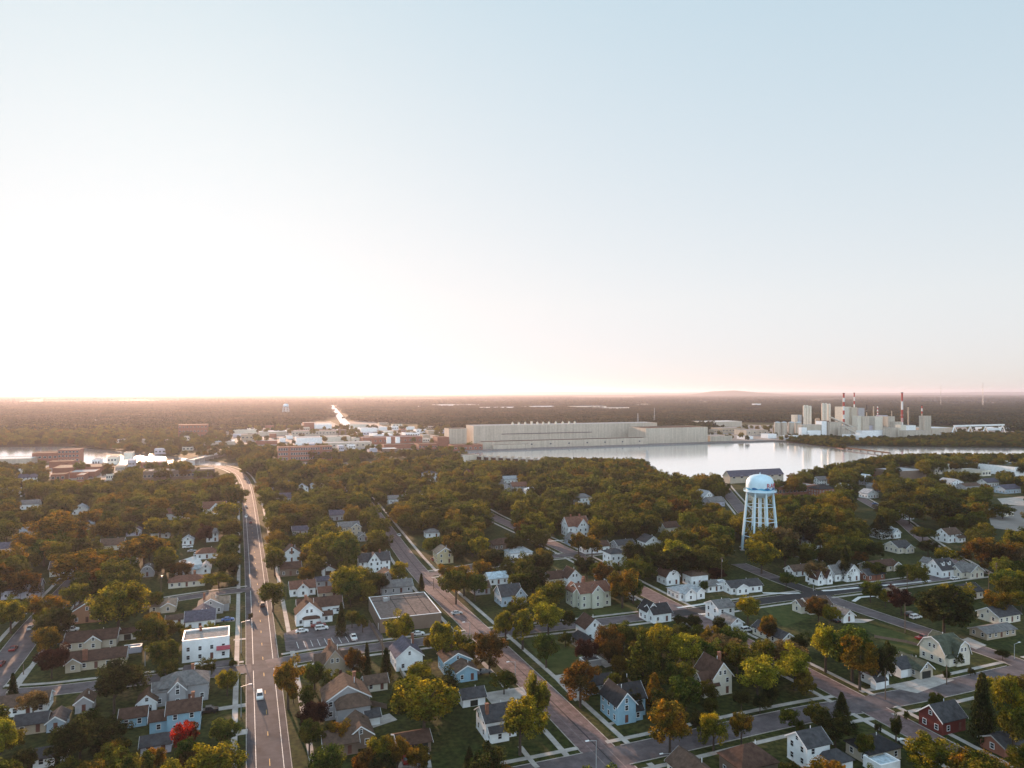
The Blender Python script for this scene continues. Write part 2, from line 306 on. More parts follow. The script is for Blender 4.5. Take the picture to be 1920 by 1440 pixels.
for i, (pp, wd, m, sw, swm, lab) in enumerate(SPEC):
    q = [G(a, b) for a, b in pp]
    for _ in range(3): q = [q[0]]+[x for k in range(len(q)-1) for x in (q[k].lerp(q[k+1], .25), q[k].lerp(q[k+1], .75))]+[q[-1]]
    pts = resample(resample(q, 2.5)[::1], 2.5)
    o_ = [pts[0]]
    for p in pts:
        if (p-o_[-1]).length > 2.2: o_.append(p)
    pts = o_; ROADS.append((pts, wd/2, .02+.004*i, sw, m, swm, lab))
SPTS = [resample(r[0], 1) for r in ROADS]
for i, (pts, hw, z, sw, m, swm, lab) in enumerate(ROADS):
    ribbon('road', pts, -hw, hw, z, m, lab)
    sk = lambda p, i=i: near_road(p, .6, i)
    for side in (-1, 1):
        a, b = sorted((side*hw, side*(hw+.18)))
        ribbon('kerb', pts, a, b, 0, KERB, 'concrete kerb along the '+lab, h=.13+.001*i, skip=sk)
        off = sw[0 if side < 0 else 1]
        if off is not None:
            a, b = sorted((side*(hw+off), side*(hw+off+1.5)))
            ribbon('sidewalk', pts, a, b, 0, swm, 'pavement beside the '+lab, h=.05+.002*i+.0005*side, skip=lambda p, i=i: near_road(p, 0, i))
m0 = ROADS[0][0]
for pp, lab in (([(1262,1151),(1300,1147),(1420,1128),(1530,1114),(1640,1100),(1668,1096)], 'freshly laid dark asphalt on the cross street'), ([(1452,1085),(1500,1102),(1535,1115)], 'freshly laid dark asphalt near the tower street corner')):
    ribbon('road', resample([G(*p) for p in pp], 3), -3.7, 3.7, .074 if 'cross' in lab else .0765, ASPHD, lab)
def in_cross(p): return near_road(p, -.5, 0)
ribbon('road_marking', m0[:360], -2.95, -2.8, .078, PAINTW, 'white edge line on the left of the main road', skip=in_cross)
ribbon('road_marking', m0[:360], 3.2, 3.35, .078, PAINTW, 'white edge line on the right of the main road', skip=in_cross)
mb = MB()
for i in range(2, min(330, len(m0)-4), 5):
    L, Rr = ribbon_pts(m0[i:i+3], .1, .26)
    mb.add([(p.x, p.y, .078) for p in (L[0], Rr[0], Rr[1], L[1])], [[0,1,2,3]])
tag(mb.build('road_marking', PAINTY), 'dashed yellow centre line of the main road', kind='structure')
# cracks and tyre marks sealed with darker tar on the brick street
for k, o in enumerate((-1.9, .2, 2.2)):
    ribbon('tar_seam', ROADS[1][0], o, o+.28, .079+.002*k, ASPHD if k == 1 else TRACK, ('left', 'middle', 'right')[k]+' long seam on the worn brick street')
# new white kerbs of the dark crossing, driveways, lots and lawns (all in photo points)
def walkway(pts, wd, label, m=CONC, z=.09): return ribbon('path', resample([G(a, b) for a, b in pts], 3), -wd/2, wd/2, z, m, label)
PAVE = [
 ('parking_lot', [(536,1222),(532,1188),(560,1178),(700,1168),(722,1200),(660,1210)], ASPH, 'car park beside the flat-roofed brick building'),
 ('driveway', [(1035,1268),(1065,1262),(1100,1308),(1078,1315)], CONC, 'concrete apron crossing the pavement by the brick street'),
 ('driveway', [(905,1300),(980,1288),(990,1305),(930,1330)], CONC, 'concrete drive of the small white garage'),
 ('driveway', [(1672,1290),(1740,1265),(1790,1275),(1720,1300)], CONC, 'wide paved drive before the twin garages'),
 ('driveway', [(1050,1192),(1062,1187),(1150,1248),(1135,1252)], CONC, 'gravel drive where the silver car stands'),
 ('driveway', [(1815,1195),(1850,1210),(1830,1218),(1795,1203)], CONC, 'pale drive with the red truck'),
 ('driveway', [(1600,1160),(1640,1162),(1620,1168),(1585,1168)], CONC, 'pale drive beside the small white gabled garage'),
 ('driveway', [(1850,955),(1925,945),(1925,998),(1860,990)], GRAVEL, 'broad gravel yard at the right edge'),
 ('parking_lot', [(1870,935),(1925,930),(1925,948),(1880,946)], CONC, 'paved yard far right behind the hedge'),
 ('driveway', [(395,1168),(440,1165),(441,1160),(398,1161)], CONC, 'short drive with the small blue car'),
 ('driveway', [(335,1052),(372,1040),(380,1058),(345,1068)], CONCW, 'white concrete yard by the white cottage'),
 ('driveway', [(690,1350),(730,1338),(745,1350),(700,1365)], CONC, 'pale yard behind the craftsman house'),
 ('driveway', [(745,1440),(760,1410),(805,1412),(810,1440)], CONC, 'drive leading to the dark carport'),
 ('driveway', [(345,1248),(432,1237),(440,1246),(340,1262)], ASPH, 'asphalt strip beside the white corner shop'),
 ('lawn', [(980,1198),(1052,1190),(1110,1240),(1075,1262),(1035,1262)], FIELD, 'open lawn beside the brick street'),
 ('lawn', [(1600,1165),(1680,1183),(1745,1205),(1735,1225),(1680,1225),(1640,1190)], FIELD, 'open green lawn right of the tall limey tree'),
 ('lawn', [(1430,1140),(1500,1132),(1520,1158),(1470,1175)], FIELD, 'green yard behind the white two-storey house'),
 ('lawn', [(1110,1145),(1180,1128),(1205,1150),(1120,1156)], FIELD, 'lawn beside the pale house with the brown roof'),
 ('lawn', [(525,1128),(552,1122),(555,1148),(530,1152)], FIELD, 'lawn left of the white porch house'),
 ('lawn', [(415,1165),(446,1162),(447,1185),(418,1185)], FIELD, 'lawn beside the grey gabled house'),
]
LAWNS = []
for k, (nm, pts, m, lab) in enumerate(PAVE):
    poly(nm, pts, m, .012 if nm == 'lawn' else .055+.001*k, lab)
for lab, pts, wd, m in (('white kerb walk north of the dark crossing', [(1542,1108),(1560,1107),(1610,1102)], 1.6, CONCW), ('white kerb walk at the tower street corner', [(1600,1128),(1612,1120),(1640,1118)], 1.6, CONCW),
    ('white walk left of the dark crossing', [(1430,1112),(1480,1113),(1500,1112)], 1.6, CONCW), ('white walk by the two-storey white house', [(1310,1152),(1345,1150),(1370,1158)], 1.6, CONCW),
    ('white walk towards the dormer house', [(1655,1098),(1700,1094),(1745,1089)], 1.6, CONCW), ('white front walk of the grey bungalow', [(1270,1140),(1300,1136),(1345,1129)], 1.4, CONCW),
    ('white walk by the yellow-leafed trees', [(1000,1018),(1030,1015),(1057,1013)], 1.5, CONCW), ('pale walk along the left street corner', [(15,1300),(45,1262),(75,1235)], 1.4, CONC),
    ('front walk of the blue gabled cottage', [(1137,1360),(1150,1356),(1170,1352)], 1.2, CONC), ('garden path left of the bottom intersection', [(975,1400),(1000,1432),(1008,1440)], 1.3, CONC),
    ('house walk beside the slate-roofed house', [(735,1232),(745,1248),(760,1268)], 1.2, CONC), ('walk across the verge by the white shop', [(438,1200),(450,1199),(461,1198)], 1.6, CONC),
    ('drive across the verge by the black car', [(408,1330),(435,1326),(462,1322)], 2.4, CONC), ('lower drive across the verge', [(440,1376),(450,1374),(464,1372)], 3, CONC)):
    walkway(pts, wd, lab, m)
# marked bays of the car park
mb = MB()
for i in range(9):
    a = G(560+13.5*i, 1216-1.6*i); b = G(556+13*i, 1204-1.6*i); n = (b-a).normalized(); s_ = Vector((n.y, -n.x, 0))*.08
    mb.add([(q.x, q.y, .085) for q in (a-s_, a+s_, b+s_, b-s_)], [[0,1,2,3]])
tag(mb.build('bay_marking', PAINTW), 'faint white bay lines in the car park', kind='structure')
CLEAR = []      # photo-space boxes (x0,y0,x1,y1, depth) that random trees must leave visible
LAND = []       # landmarks for labels: (px, py, phrase)
def landmark(px, py, phrase): LAND.append((px, py, phrase))
# ------------------------------------------------------------------ houses
_wm = {}
def window_mesh(w_, h_, small):
    k = (w_, h_, small)
    if k not in _wm:
        f = MB(); t = .11
        f.box(-w_/2-t, w_/2+t, -.06, 0, h_/2, h_/2+t); f.box(-w_/2-t, w_/2+t, -.09, 0, -h_/2-t, -h_/2)
        f.box(-w_/2-t, -w_/2, -.06, 0, -h_/2, h_/2); f.box(w_/2, w_/2+t, -.06, 0, -h_/2, h_/2); f.box(-w_/2, w_/2, -.045, 0, -.03, .03)
        g = MB(); g.box(-w_/2, w_/2, -.03, .0, -h_/2, h_/2)
        if small:
            f.m = [0]*len(f.f); f.add(g.v, g.f, 1); _wm[k] = (f.mesh('window', [TRIM, GLASS]), None)
        else: _wm[k] = (f.mesh('window', [TRIM]), g.mesh('pane', [GLASS]))
    return _wm[k]
_dm = {}
def simple_mesh(name, w_, h_, m):
    k = (name, w_, h_, m.name)
    if k not in _dm:
        b = MB(); b.box(-w_/2, w_/2, -.05, 0, 0, h_)
        if name == 'garage_door':
            for j in range(3): b.box(-w_/2+.1, w_/2-.1, -.07, -.05, h_*(.06+.32*j), h_*(.3+.32*j))
        _dm[k] = b.mesh(name, [m])
    return _dm[k]
NWIN = [0]
def profile(rt, half, rise, ov):
    if rt == 'm':   # gambrel
        sl = (rise*.68)/(half*.38)
        return [(-half-ov, -ov*sl), (-half*.62, rise*.68), (0, rise), (half*.62, rise*.68), (half+ov, -ov*sl)]
    sl = rise/half; return [(-half-ov, -ov*sl), (0, rise), (half+ov, -ov*sl)]
def block(wl, rf, tr, cx, cy, sx, sy, ev, rise, rt, ax, ov=.45, base=0.0):
    x0, x1, y0, y1 = cx-sx/2, cx+sx/2, cy-sy/2, cy+sy/2
    if rt in 'gm':
        half = (sy if ax == 'x' else sx)/2; L = (sx if ax == 'x' else sy)/2
        pr = [(-half, base), (-half, ev)]+[(t, z+ev) for t, z in profile(rt, half, rise, 0)[1:-1]]+[(half, ev), (half, base)]
        pr = pr[::-1] if ax == 'x' else pr
        wl.ext(pr, -L, L, ax, 0, (cx, cy, 0))
        pp = profile(rt, half, rise, ov); th = .16
        top = [(t, z+ev+th+.05) for t, z in pp]; bot = [(t, z+ev+.05) for t, z in pp][::-1]
        q = top+bot
        rf.ext(q if ax == 'y' else q[::-1], -L-ov, L+ov, ax, 0, (cx, cy, 0))
        if tr is not None:
            for s in (-1, 1):
                top = [(t, z+ev+.06+.12) for t, z in pp]; bot = [(t, z+ev-.16) for t, z in pp][::-1]; q = top+bot
                a = s*(L+ov+.004); b = s*(L+ov+.07); a, b = min(a, b), max(a, b)
                k_ = MB(); k_.ext(q if ax == 'y' else q[::-1], a, b, ax, 0, (cx, cy, 0)); tr.append(k_)
    elif rt == 'h':
        wl.box(x0, x1, y0, y1, base, ev)
        X0, X1, Y0, Y1 = x0-ov, x1+ov, y0-ov, y1+ov; k = min(sx, sy)/2+ov
        if sx >= sy: r0, r1 = (X0+k*.95, cy, ev+rise), (X1-k*.95, cy, ev+rise)
        else: r0, r1 = (cx, Y0+k*.95, ev+rise), (cx, Y1-k*.95, ev+rise)
        vs = [(X0,Y0,ev-.02),(X1,Y0,ev-.02),(X1,Y1,ev-.02),(X0,Y1,ev-.02),(X0,Y0,ev+.12),(X1,Y0,ev+.12),(X1,Y1,ev+.12),(X0,Y1,ev+.12), r0, r1]
        if sx >= sy: fs = [[4,5,9,8],[5,6,9],[6,7,8,9],[7,4,8]]
        else: fs = [[4,5,8],[5,6,9,8],[6,7,9],[7,4,8,9]]
        rf.add(vs, fs+[[0,3,2,1],[0,1,5,4],[1,2,6,5],[2,3,7,6],[3,0,4,7]])
    else:
        wl.box(x0, x1, y0, y1, base, ev-.4); t = .3
        for a in ((x0, x1, y0, y0+t), (x0, x1, y1-t, y1), (x0, x0+t, y0+t, y1-t), (x1-t, x1, y0+t, y1-t)): wl.box(*a, ev-.4, ev+.15)
        rf.box(x0+t, x1-t, y0+t, y1-t, ev-.398, ev-.25)
        if tr is not None:
            o = .05
            for a in ((x0-o, x1+o, y0-o, y0+t+o), (x0-o, x1+o, y1-t-o, y1+o), (x0-o, x0+t+o, y0+t+o, y1-t-o), (x1-t-o, x1+o, y0+t+o, y1-t-o)): k_ = MB(); k_.box(*a, ev+.152, ev+.24); tr.append(k_)
def H(px, py, sx, sy, ev, rise, rt, ax, wall, roof, label, wings=(), ch=(), gar=None, door=None, name='house', cat='house', rot=0.0, dorm=(), win=True, group=None, trim=True):
    D = F*CH/(py-HY); small = D > 330
    c = G(px, py); fr = PHI+R(rot); c = c+Vector((-math.sin(fr), math.cos(fr), 0))*sy/2
    root = empty(name, c, fr); tag(root, label, cat, group); landmark(px, py-ev*.6/S(py), label)
    wl, rf = MB(), MB(); tr = [] if (D < 520 and trim) else None
    blocks = [(0, 0, sx, sy, ev, rise, rt, ax)]+[tuple(b[:8]) for b in wings]
    for k, b in enumerate(blocks): block(wl, rf, tr, *b, ov=.45-.03*k)
    wl.box(-sx/2-.05, sx/2+.05, -sy/2-.05, sy/2+.05, -.3, .32)
    wl.build('wall', MW[wall], root); ro = rf.build('roof', MR[roof], root)
    for t_ in tr or []: t_.build('roof_trim', TRIM if wall not in ('brick', 'tan', 'concrete') else CONC, root)
    for k, b in enumerate(wings):
        if len(b) > 8:    # a wing of another colour gets its own wall
            w2, r2 = MB(), MB(); block(w2, r2, None, *[b[i]+(.012 if i in (2, 3, 4) else 0) if i in (2, 3, 4) else b[i] for i in range(8)]); w2.build('wing_wall', MW[b[8]], root)
    for cx_, cy_ in ch:
        m = MB(); m.box(cx_-.4, cx_+.4, cy_-.4, cy_+.4, ev, ev+rise+1.3); m.box(cx_-.48, cx_+.48, cy_-.48, cy_+.48, ev+rise+1.301, ev+rise+1.5)
        m.build('chimney', BRICKM, ro)
    for dx, dy in dorm:
        z = ev+rise*(1-abs(dy)/(sy/2))-.35; m = MB(); r_ = MB(); block(m, r_, None, dx, dy+.5, 1.5, 2.4, z+1.4, .8, 'g', 'y', ov=.2, base=z-1.2)
        d_ = m.build('dormer', MW[wall], root); r_.build('dormer_roof', MR[roof], d_)
        link('window', window_mesh(.7, .9, True)[0], root, (dx, dy-.72, z+.85))
    if rise > 1.5 and D < 420 and rt != 'f':     # a small roof vent pipe
        m = MB(); m.cyl((sx*.2, sy*.12 if ax == 'x' else 0, ev), (sx*.2, sy*.12 if ax == 'x' else 0, ev+rise+.35), .09, n=6); m.build('vent_pipe', TRIM, ro)
    def inside(x, y, me_):
        for k, b in enumerate(blocks):
            if k != me_ and abs(x-b[0]) < b[2]/2+.2 and abs(y-b[1]) < b[3]/2+.2: return True
        return False
    def put(x, y, z, ang, w_, h_):
        a, b = window_mesh(w_, h_, small); o = link('window', a, root, (x, y, z), ang)
        if b is not None: link('pane', b, o)
        NWIN[0] += 1
    lod = 1 if D < 700 else 0
    if win and lod:
        for k, b in enumerate(blocks):
            bx_, by_, wx, wy, e_, r_, t_, a_ = b
            if min(wx, wy) < 2.2 or e_ < 1.8: continue
            st = max(1, int(e_/2.6+.2))
            for face in ('f', 'l', 'r'):
                if k > 0 and D > 450 and face == 'r': continue
                ln = wx if face == 'f' else wy
                n = max(1, int(ln/(3.0 if not gar or k else 4.2)))
                gable = (a_ == 'y' and face == 'f') or (a_ == 'x' and face != 'f')
                zs = [1.55+2.65*s for s in range(st)]
                for s, z in enumerate(zs+(['g'] if gable and t_ in 'gm' and r_ > 1.7 else [])):
                    if z == 'g':
                        pos = [0.0] if r_ < 3.3 else [-.8, .8]; z = e_+min(.9, r_*.35); hh = .9 if r_ < 3 else 1.1; ww = .75
                    else: pos = [(-.5+(j+.5)/n)*ln for j in range(n)]; hh = 1.25; ww = .9
                    if z+.7 > e_+r_ or (z != 'g' and z+hh/2 > e_-.1 and not gable): continue
                    for j, p in enumerate(pos):
                        if gar and face == gar[0] and z < 2 and k == 0: continue
                        if door is not False and k == 0 and face == 'f' and s == 0 and not gar and j == n//2 and not inside(bx_+p, by_-wy/2, k):
                            link('door', simple_mesh('door', .95, 2.05, DOORM), root, (bx_+p, by_-wy/2, .3)); continue
                        if face == 'f': X, Y, an = bx_+p, by_-wy/2, 0
                        elif face == 'l': X, Y, an = bx_-wx/2, by_+p, -math.pi/2
                        else: X, Y, an = bx_+wx/2, by_+p, math.pi/2
                        if inside(X, Y, k) and z < min([bb[4]+bb[5] for kk, bb in enumerate(blocks) if kk != k]+[9]): continue
                        put(X, Y, z, an, ww, hh)
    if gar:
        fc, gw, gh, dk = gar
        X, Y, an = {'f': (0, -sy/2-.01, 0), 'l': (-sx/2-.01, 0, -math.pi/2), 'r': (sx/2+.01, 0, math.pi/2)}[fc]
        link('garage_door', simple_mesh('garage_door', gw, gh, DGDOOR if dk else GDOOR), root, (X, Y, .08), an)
    # keep the house seen from the flying height
    xs, ys = [], []
    M_ = Matrix.Translation(c) @ Matrix.Rotation(fr, 4, 'Z')
    for b in blocks:
        for ax_ in (-1, 1):
            for ay_ in (-1, 1):
                for zz in (.8, b[4]+b[5]*.9):
                    q = PX(M_ @ Vector((b[0]+ax_*b[2]/2*.85, b[1]+ay_*b[3]/2*.85, zz))); xs.append(q[0]); ys.append(q[1])
    CLEAR.append((min(xs), min(ys), max(xs), max(ys), c.y)); FOOT.append((c.x, c.y, max(sx, sy)*.62+1))
    return root
FOOT = []
# --- left of the main road, front to back
H(92,1438,6.5,5,2.4,1.3,'g','x','white','dgrey','low white garage with a row of panes at the bottom left', name='garage', cat='garage')
H(292,1414,6.6,4.6,2.3,1.5,'g','x','lav','dgrey','pale lavender shed below the blue two-storey house', name='shed', cat='shed')
H(344,1373,7.8,7.5,5.2,1.7,'g','x','blue','dbrown','blue two-storey house with a dark brown roof', wings=[(-6.0,.8,4.2,5.2,3.2,1.6,'g','x')], ch=[(2,1)])
H(249,1364,6.2,5.2,2.7,1.5,'g','x','blue','dbrown','small blue garage with a brown roof', name='garage', cat='garage', door=False)
H(275,1337,4.6,6,3,1.9,'g','y','white','brown','white gabled garage behind the blue garage', name='garage', cat='garage', gar=('f',2.4,2,True))
H(345,1318,12.5,8.5,4.8,2.9,'h','x','grey','grey','grey hip-roofed house with a white-trimmed front gable', wings=[(-1.5,-4.3,4.2,4,4.8,2.2,'g','y'),(-6.2,-2,3.6,5,4.2,1.8,'g','x')], ch=[(2,.5)])
H(56,1377,7,5.5,2.7,1.6,'g','x','tan','dgrey','small tan house with a white band window')
H(104,1372,4,6,2.6,1.4,'g','y','slate','dgrey','narrow slate-blue garage behind the dark trees', name='garage', cat='garage')
H(157,1337,4.2,5,3,1.6,'g','y','grey','brown','small grey gabled shed with one white window', name='shed', cat='shed')
H(40,1342,12,7,2.8,1.8,'g','x','white','brown','brown-roofed house partly hidden by the brown tree')
H(180,1254,16.5,7.5,2.9,2.0,'g','x','stone','dbrown','stone ranch house with a broad stone chimney', wings=[(-6.2,-3.2,4.2,3,2.9,1.5,'g','y')], ch=[(-3.4,-3.3),(-2.8,-3.4)])
H(170,1217,15.5,8,3,2.2,'g','x','beige','dbrown','long beige cottage with a small white front gable', wings=[(1,-4,4.6,3,3.1,1.8,'g','y'),(-7.5,1,4,6.5,2.8,1.5,'g','x')])
H(239,1200,7,5,2.5,1.0,'g','x','cream','dbrown','cream garage right of the beige cottage', name='garage', cat='garage', gar=('f',2.2,2,True))
H(248,1225,5.4,3,1.9,.12,'f','x','lav','lgrey','low pale lean-to near the cream garage', name='shed', cat='shed', win=False)
H(386,1238,14.2,11,7.0,0,'f','x','white','gravel','white two-storey corner shop with a red awning', name='shop_building', cat='shop', ch=[(-2,4)])
H(375,1180,10,8,3.4,2.6,'g','x','white','slate','white house with a slate roof behind the shop', wings=[(0.5,5,8,7,3.6,2.4,'g','y')])
H(395,1152,9,8,3.6,2.6,'g','y','grey','tan','tan-roofed gabled house beside the main road verge', wings=[(4.2,1,5,5,3.4,2,'g','x')], ch=[(-2.5,0)])
H(305,1148,9.5,7,2.6,1.7,'g','x','beige','tan','beige garage house with a white-edged tan roof', wings=[(2,-3,5,4,2.6,1.4,'g','y')])
H(328,1174,6,4.5,2.5,1.2,'g','x','white','brown','small white cottage left of the slate-roofed house')
H(163,1168,10.5,7.5,4.6,3.2,'g','y','orangebrick','dbrown','orange brick gabled house on the left', wings=[(4,-1,5,6,3,1.8,'g','x')])
H(350,1101,15,7.5,2.6,2.2,'h','x','cream','redbrown','brown-roofed ranch house facing the cross street', ch=[(3,0)])
H(358,1078,14,5.5,2.6,1.3,'g','x','white','lgrey','long white house with a pale roof', wings=[(6.5,0,4.5,7,3,2,'g','y')])
H(388,1048,10.5,7,3,2.4,'h','x','white','redbrown','white cottage with shutters and a red-brown hip roof')
H(398,1016,6.5,6.5,5.2,2,'g','x','white','grey','narrow white two-storey house by the dark tree')
H(352,1022,6,6,2.8,2,'g','y','white','lgrey','white garage near the boats and cars', name='garage', cat='garage')
H(402,968,15,11,5.5,4.2,'g','x','white','redbrown','large white gabled house beside the main road', wings=[(1,-4.5,8,6,5.5,4,'g','y')])
H(334,974,17,9,4.5,2.6,'g','x','white','redbrown','long white house with a red-brown gable')
H(242,1058,6,8,5,3,'g','y','white','brown','white gable peeping out between the left trees')
H(276,1082,5.5,6,3,2.4,'m','y','grey','grey','small grey barn-roofed shed among the trees', name='shed', cat='shed')
H(38,1122,14,8,4,2.8,'g','x','lav','slate','pale purple house with a round front gable', wings=[(3,-3,5,5,4.5,2.5,'g','y')])
H(14,1040,11,8,3.5,2.5,'g','x','white','slate','white gabled house at the left edge')
H(52,1006,9,7,3,2,'g','x','white','lgrey','small white house at the far left')
H(152,994,14,8,3.5,2,'g','x','cream','lgrey','long pale house amid the left trees')
H(20,932,16,10,4,3,'g','x','white','lgrey','white house at the left margin below the river')
H(55,955,12,9,4,2.5,'g','x','white','grey','pair-windowed white house on the far left')
H(250,1005,8,7,3.5,2.5,'g','y','lav','slate','dusky gabled house mid-left')
H(52,905,16,10,5,3,'g','x','white','slate','white house under the left downtown blocks')
H(150,965,10,8,4,3,'g','y','white','lgrey','white gable between rounded trees on the left')
H(120,1080,12,8,4,2.6,'g','x','cream','brown','cream house by the end of the left street')
H(210,1035,11,8,4,2.8,'g','x','cream','brown','cream house lost among the left trees')
H(300,1010,10,8,4,2.8,'g','x','white','brown','white-walled house left of the hip-roofed cottage')
# --- between the main road and the brick street
H(640,1418,8,7,3,2,'g','x','brown','brown','brown house half hidden at the bottom centre left', wings=[(5,3,6,9,3.4,2.2,'g','y')])
H(652,1345,12,9,5.0,3.6,'g','y','grey','brown','big grey craftsman house with a wide front gable', wings=[(1,-6.5,8.5,6,4.6,2.6,'h','x')], ch=[(2.5,1)])
H(706,1296,6.5,5,2.4,1.5,'g','x','cream','brown','small brown-roofed garage behind the craftsman house', name='garage', cat='garage')
H(700,1360,3.5,5,2.2,1.0,'g','x','white','dgrey','small dark-roofed shed beside the craftsman house', name='shed', cat='shed')
H(778,1414,8,6.5,2.6,1.4,'g','x','brown','dbrown','dark open carport with white eaves', name='carport', cat='carport', gar=('f',6.5,2.2,True), win=False)  # dark front panel paints in the shade under the open roof
H(628,1272,6.5,9,4.6,4.0,'g','y','tan','brown','tan steep-gabled house behind the parking lot street', wings=[(1,1,13,6,3.2,3,'g','x')], ch=[(-1,2)])
H(768,1256,8.5,10,4.4,3.2,'g','y','white','slate','white house with a slate roof on the corner', ch=[(2.5,2)])
H(876,1278,6.5,7,3.2,1.7,'g','y','blue','brown','bright blue house with two stacked front gables', wings=[(-1,7,8.5,8,4.4,2.2,'g','y')])
H(889,1324,6.6,5,2.5,1.7,'g','x','white','dgrey','small white garage with a dark grey roof', name='garage', cat='garage', gar=('f',2.2,1.6,True))
H(940,1385,8.2,8,4.8,2.4,'g','x','white','dgrey','white house with a red brick chimney and dark roof', wings=[(-1,-4.6,5,2.2,2.8,.9,'g','x')], ch=[(-3.2,-2)])
H(771,1181,22.9,29.6,5.0,0,'f','x','brown','tar','flat-roofed tan brick commercial building', name='commercial_building', cat='building', rot=-1.5, win=False)
H(745,1113,13.5,7,3.0,2.2,'g','x','grey','grey','long grey-roofed building behind the flat roof')
H(580,1172,9.5,8,4.4,4.2,'g','y','white','dbrown','white house with dark gable and windowed front porch', wings=[(.6,-4.6,5.6,2.6,2.8,.9,'h','x'),(5,9.5,17,6,3.6,2.8,'g','x'),(6.4,-.5,4.6,4.5,2.6,1,'g','x')], ch=[(-1,1)])
H(568,1117,10.5,7,3.4,2.4,'g','x','white','redbrown','white twin-gabled house with a reddish roof', wings=[(0,-3,4.6,4,3.4,2.2,'g','y')])
H(617,1122,8.5,6,2.8,1.6,'g','x','beige','redbrown','low house with a rusty roof behind the white houses')
H(612,1100,10,6,2.8,1.2,'g','x','grey','slate','low slate-roofed garage with a driveway behind', name='garage', cat='garage')
H(634,1150,3.5,3,2.2,.8,'g','x','white','grey','tiny white annex beside the porch house', name='shed', cat='shed')
H(545,1080,9.5,7,3.8,2.2,'g','x','brown','dbrown','brown brick house beneath the chimneyed gable')
H(547,1054,9.5,9,4.2,3.6,'g','y','white','brown','white gable house with a tall brick chimney', ch=[(0,-4.4),(0,-4.3)])
H(703,1072,15,7.5,5.4,3.2,'g','x','white','dgrey','white farmhouse with a steep centre gable', wings=[(-.5,-3.2,6,4,5.3,4,'g','y')], ch=[(3,0)])
H(727,1094,8.5,8,3,2.6,'g','y','grey','orange','small grey house with an orange gable roof')
H(616,1079,5.5,5,2.8,1.6,'g','y','white','brown','white arched garage among the bushes', name='garage', cat='garage', gar=('f',2.6,2.1,True))
H(655,1004,12,8,5.4,2.4,'g','x','beige','grey','beige two-storey house with two grey roofs', wings=[(4,-3,6,5,5.2,2.2,'g','y')])
H(681,1015,6.5,6,2.6,2,'g','y','grey','grey','small grey garage beside the two-storey house', name='garage', cat='garage')
H(632,976,9,8,4,2.6,'g','x','grey','slate','dim slate house behind the golden trees')
H(563,1003,9,6,3,2,'g','x','lav','slate','lavender house behind the trees above the chimneyed gable')
H(744,950,12,9,6,2.2,'g','x','white','grey','white porch house near the top of the brick street', wings=[(1,-5,9,3,3,1,'g','x')])
H(778,934,13,9,5,2.8,'h','x','white','dgrey','dark-roofed house right of the white porch house')
H(808,905,14,10,9,2,'h','x','white','dgrey','tall white house near the riverside trees')
H(637,922,14,11,5,4,'g','y','grey','grey','grey gable above the main road trees')
H(595,920,11,9,5,3,'g','y','white','lgrey','small white house right of the main road')
H(568,926,9,9,5,3,'g','y','white','lgrey','white sliver of house beside the main road')
H(524,917,18,10,4,3,'g','x','slate','slate','bluish house beside the hazy main road')
H(532,942,12,9,4,3,'g','x','lav','slate','purple-roofed house beside the main road')
H(835,1057,8.5,9,5.6,2.6,'g','y','yellow','tan','ochre two-storey gabled house by the brick street')
H(812,1008,8.5,6,3,2,'h','x','white','grey','white garage with a grey hip roof', name='garage', cat='garage')
# --- between the brick street and the next
H(1128,1300,9,6.5,2.8,1.4,'g','x','slate','black','slate-blue garage with a black roof', name='garage', cat='garage', door=False)
H(1175,1357,5.6,9.5,5.2,3.0,'g','y','blue','black','light blue gabled cottage at the intersection', wings=[(4.2,1.2,6.4,6.4,5.0,3,'g','x'),(3.8,-3,3,2.4,2.9,1.2,'g','x')])
H(1182,1312,5,6,3,2.6,'h','x','tan','brown','brown-roofed house behind the blue cottage')
H(1108,1222,5,9.5,2.8,1.4,'g','y','tan','black','tan garage with a black roof by the drive', name='garage', cat='garage')
H(1115,1200,7,8,4.4,3,'g','y','white','dbrown','dark gabled house behind the rust-coloured tree')
H(1112,1250,6,4,1.8,.1,'f','x','grey','dgrey','low dark shed at the garden end', name='shed', cat='shed', win=False)
H(1078,1100,7,8,4.2,3.4,'g','y','white','dbrown','white steep-gabled cottage behind the pale house')
H(1117,1139,14,10,6.4,2.8,'g','x','sage','redbrown','pale sage house with a red-brown cross-gabled roof', wings=[(.4,-4.6,5,3,6.6,2.6,'g','y'),(-6,2,5,7,6.2,2.4,'g','y')], ch=[(-3,1),(-1,4)])
H(960,1136,9,9,4.4,3.4,'g','x','slate','dgrey','slate-blue cottage among golden trees', wings=[(3.5,-3,5,5,4.3,3,'g','y')])
H(935,1096,9,7,3,2,'g','x','white','lblue','pale-roofed house behind the slate cottage')
H(905,1115,7,6,3,2,'g','x','grey','brown','brown-roofed shed house left of the slate cottage')
H(978,1048,12.5,9,3.2,2.6,'h','x','white','lgrey','white bungalow with a pale grey hip roof')
H(950,1030,15,9,3,2.6,'h','x','brown','dbrown','brown hip-roofed bungalow beside the pale grey one')
H(1085,1005,14,10,6.5,4.6,'g','x','white','redbrown','grand white house with a red roof and two chimneys', wings=[(1.5,-5,7,6,6.4,4.4,'g','y')], ch=[(-3,0),(3,0)])
H(1080,1022,8,7,3.4,3,'g','y','slate','grey','pale blue wing in front of the grand white house')
H(1120,1037,15,7,3.6,2.2,'g','x','white','dbrown','long white house behind the orange tree')
H(1160,1062,9,8.5,6.6,1.9,'h','x','white','dgrey','boxy white two-storey house with a hip roof')
H(1175,1031,11,8,3,2,'g','x','grey','dgrey','grey porch cottage behind the boxy white house')
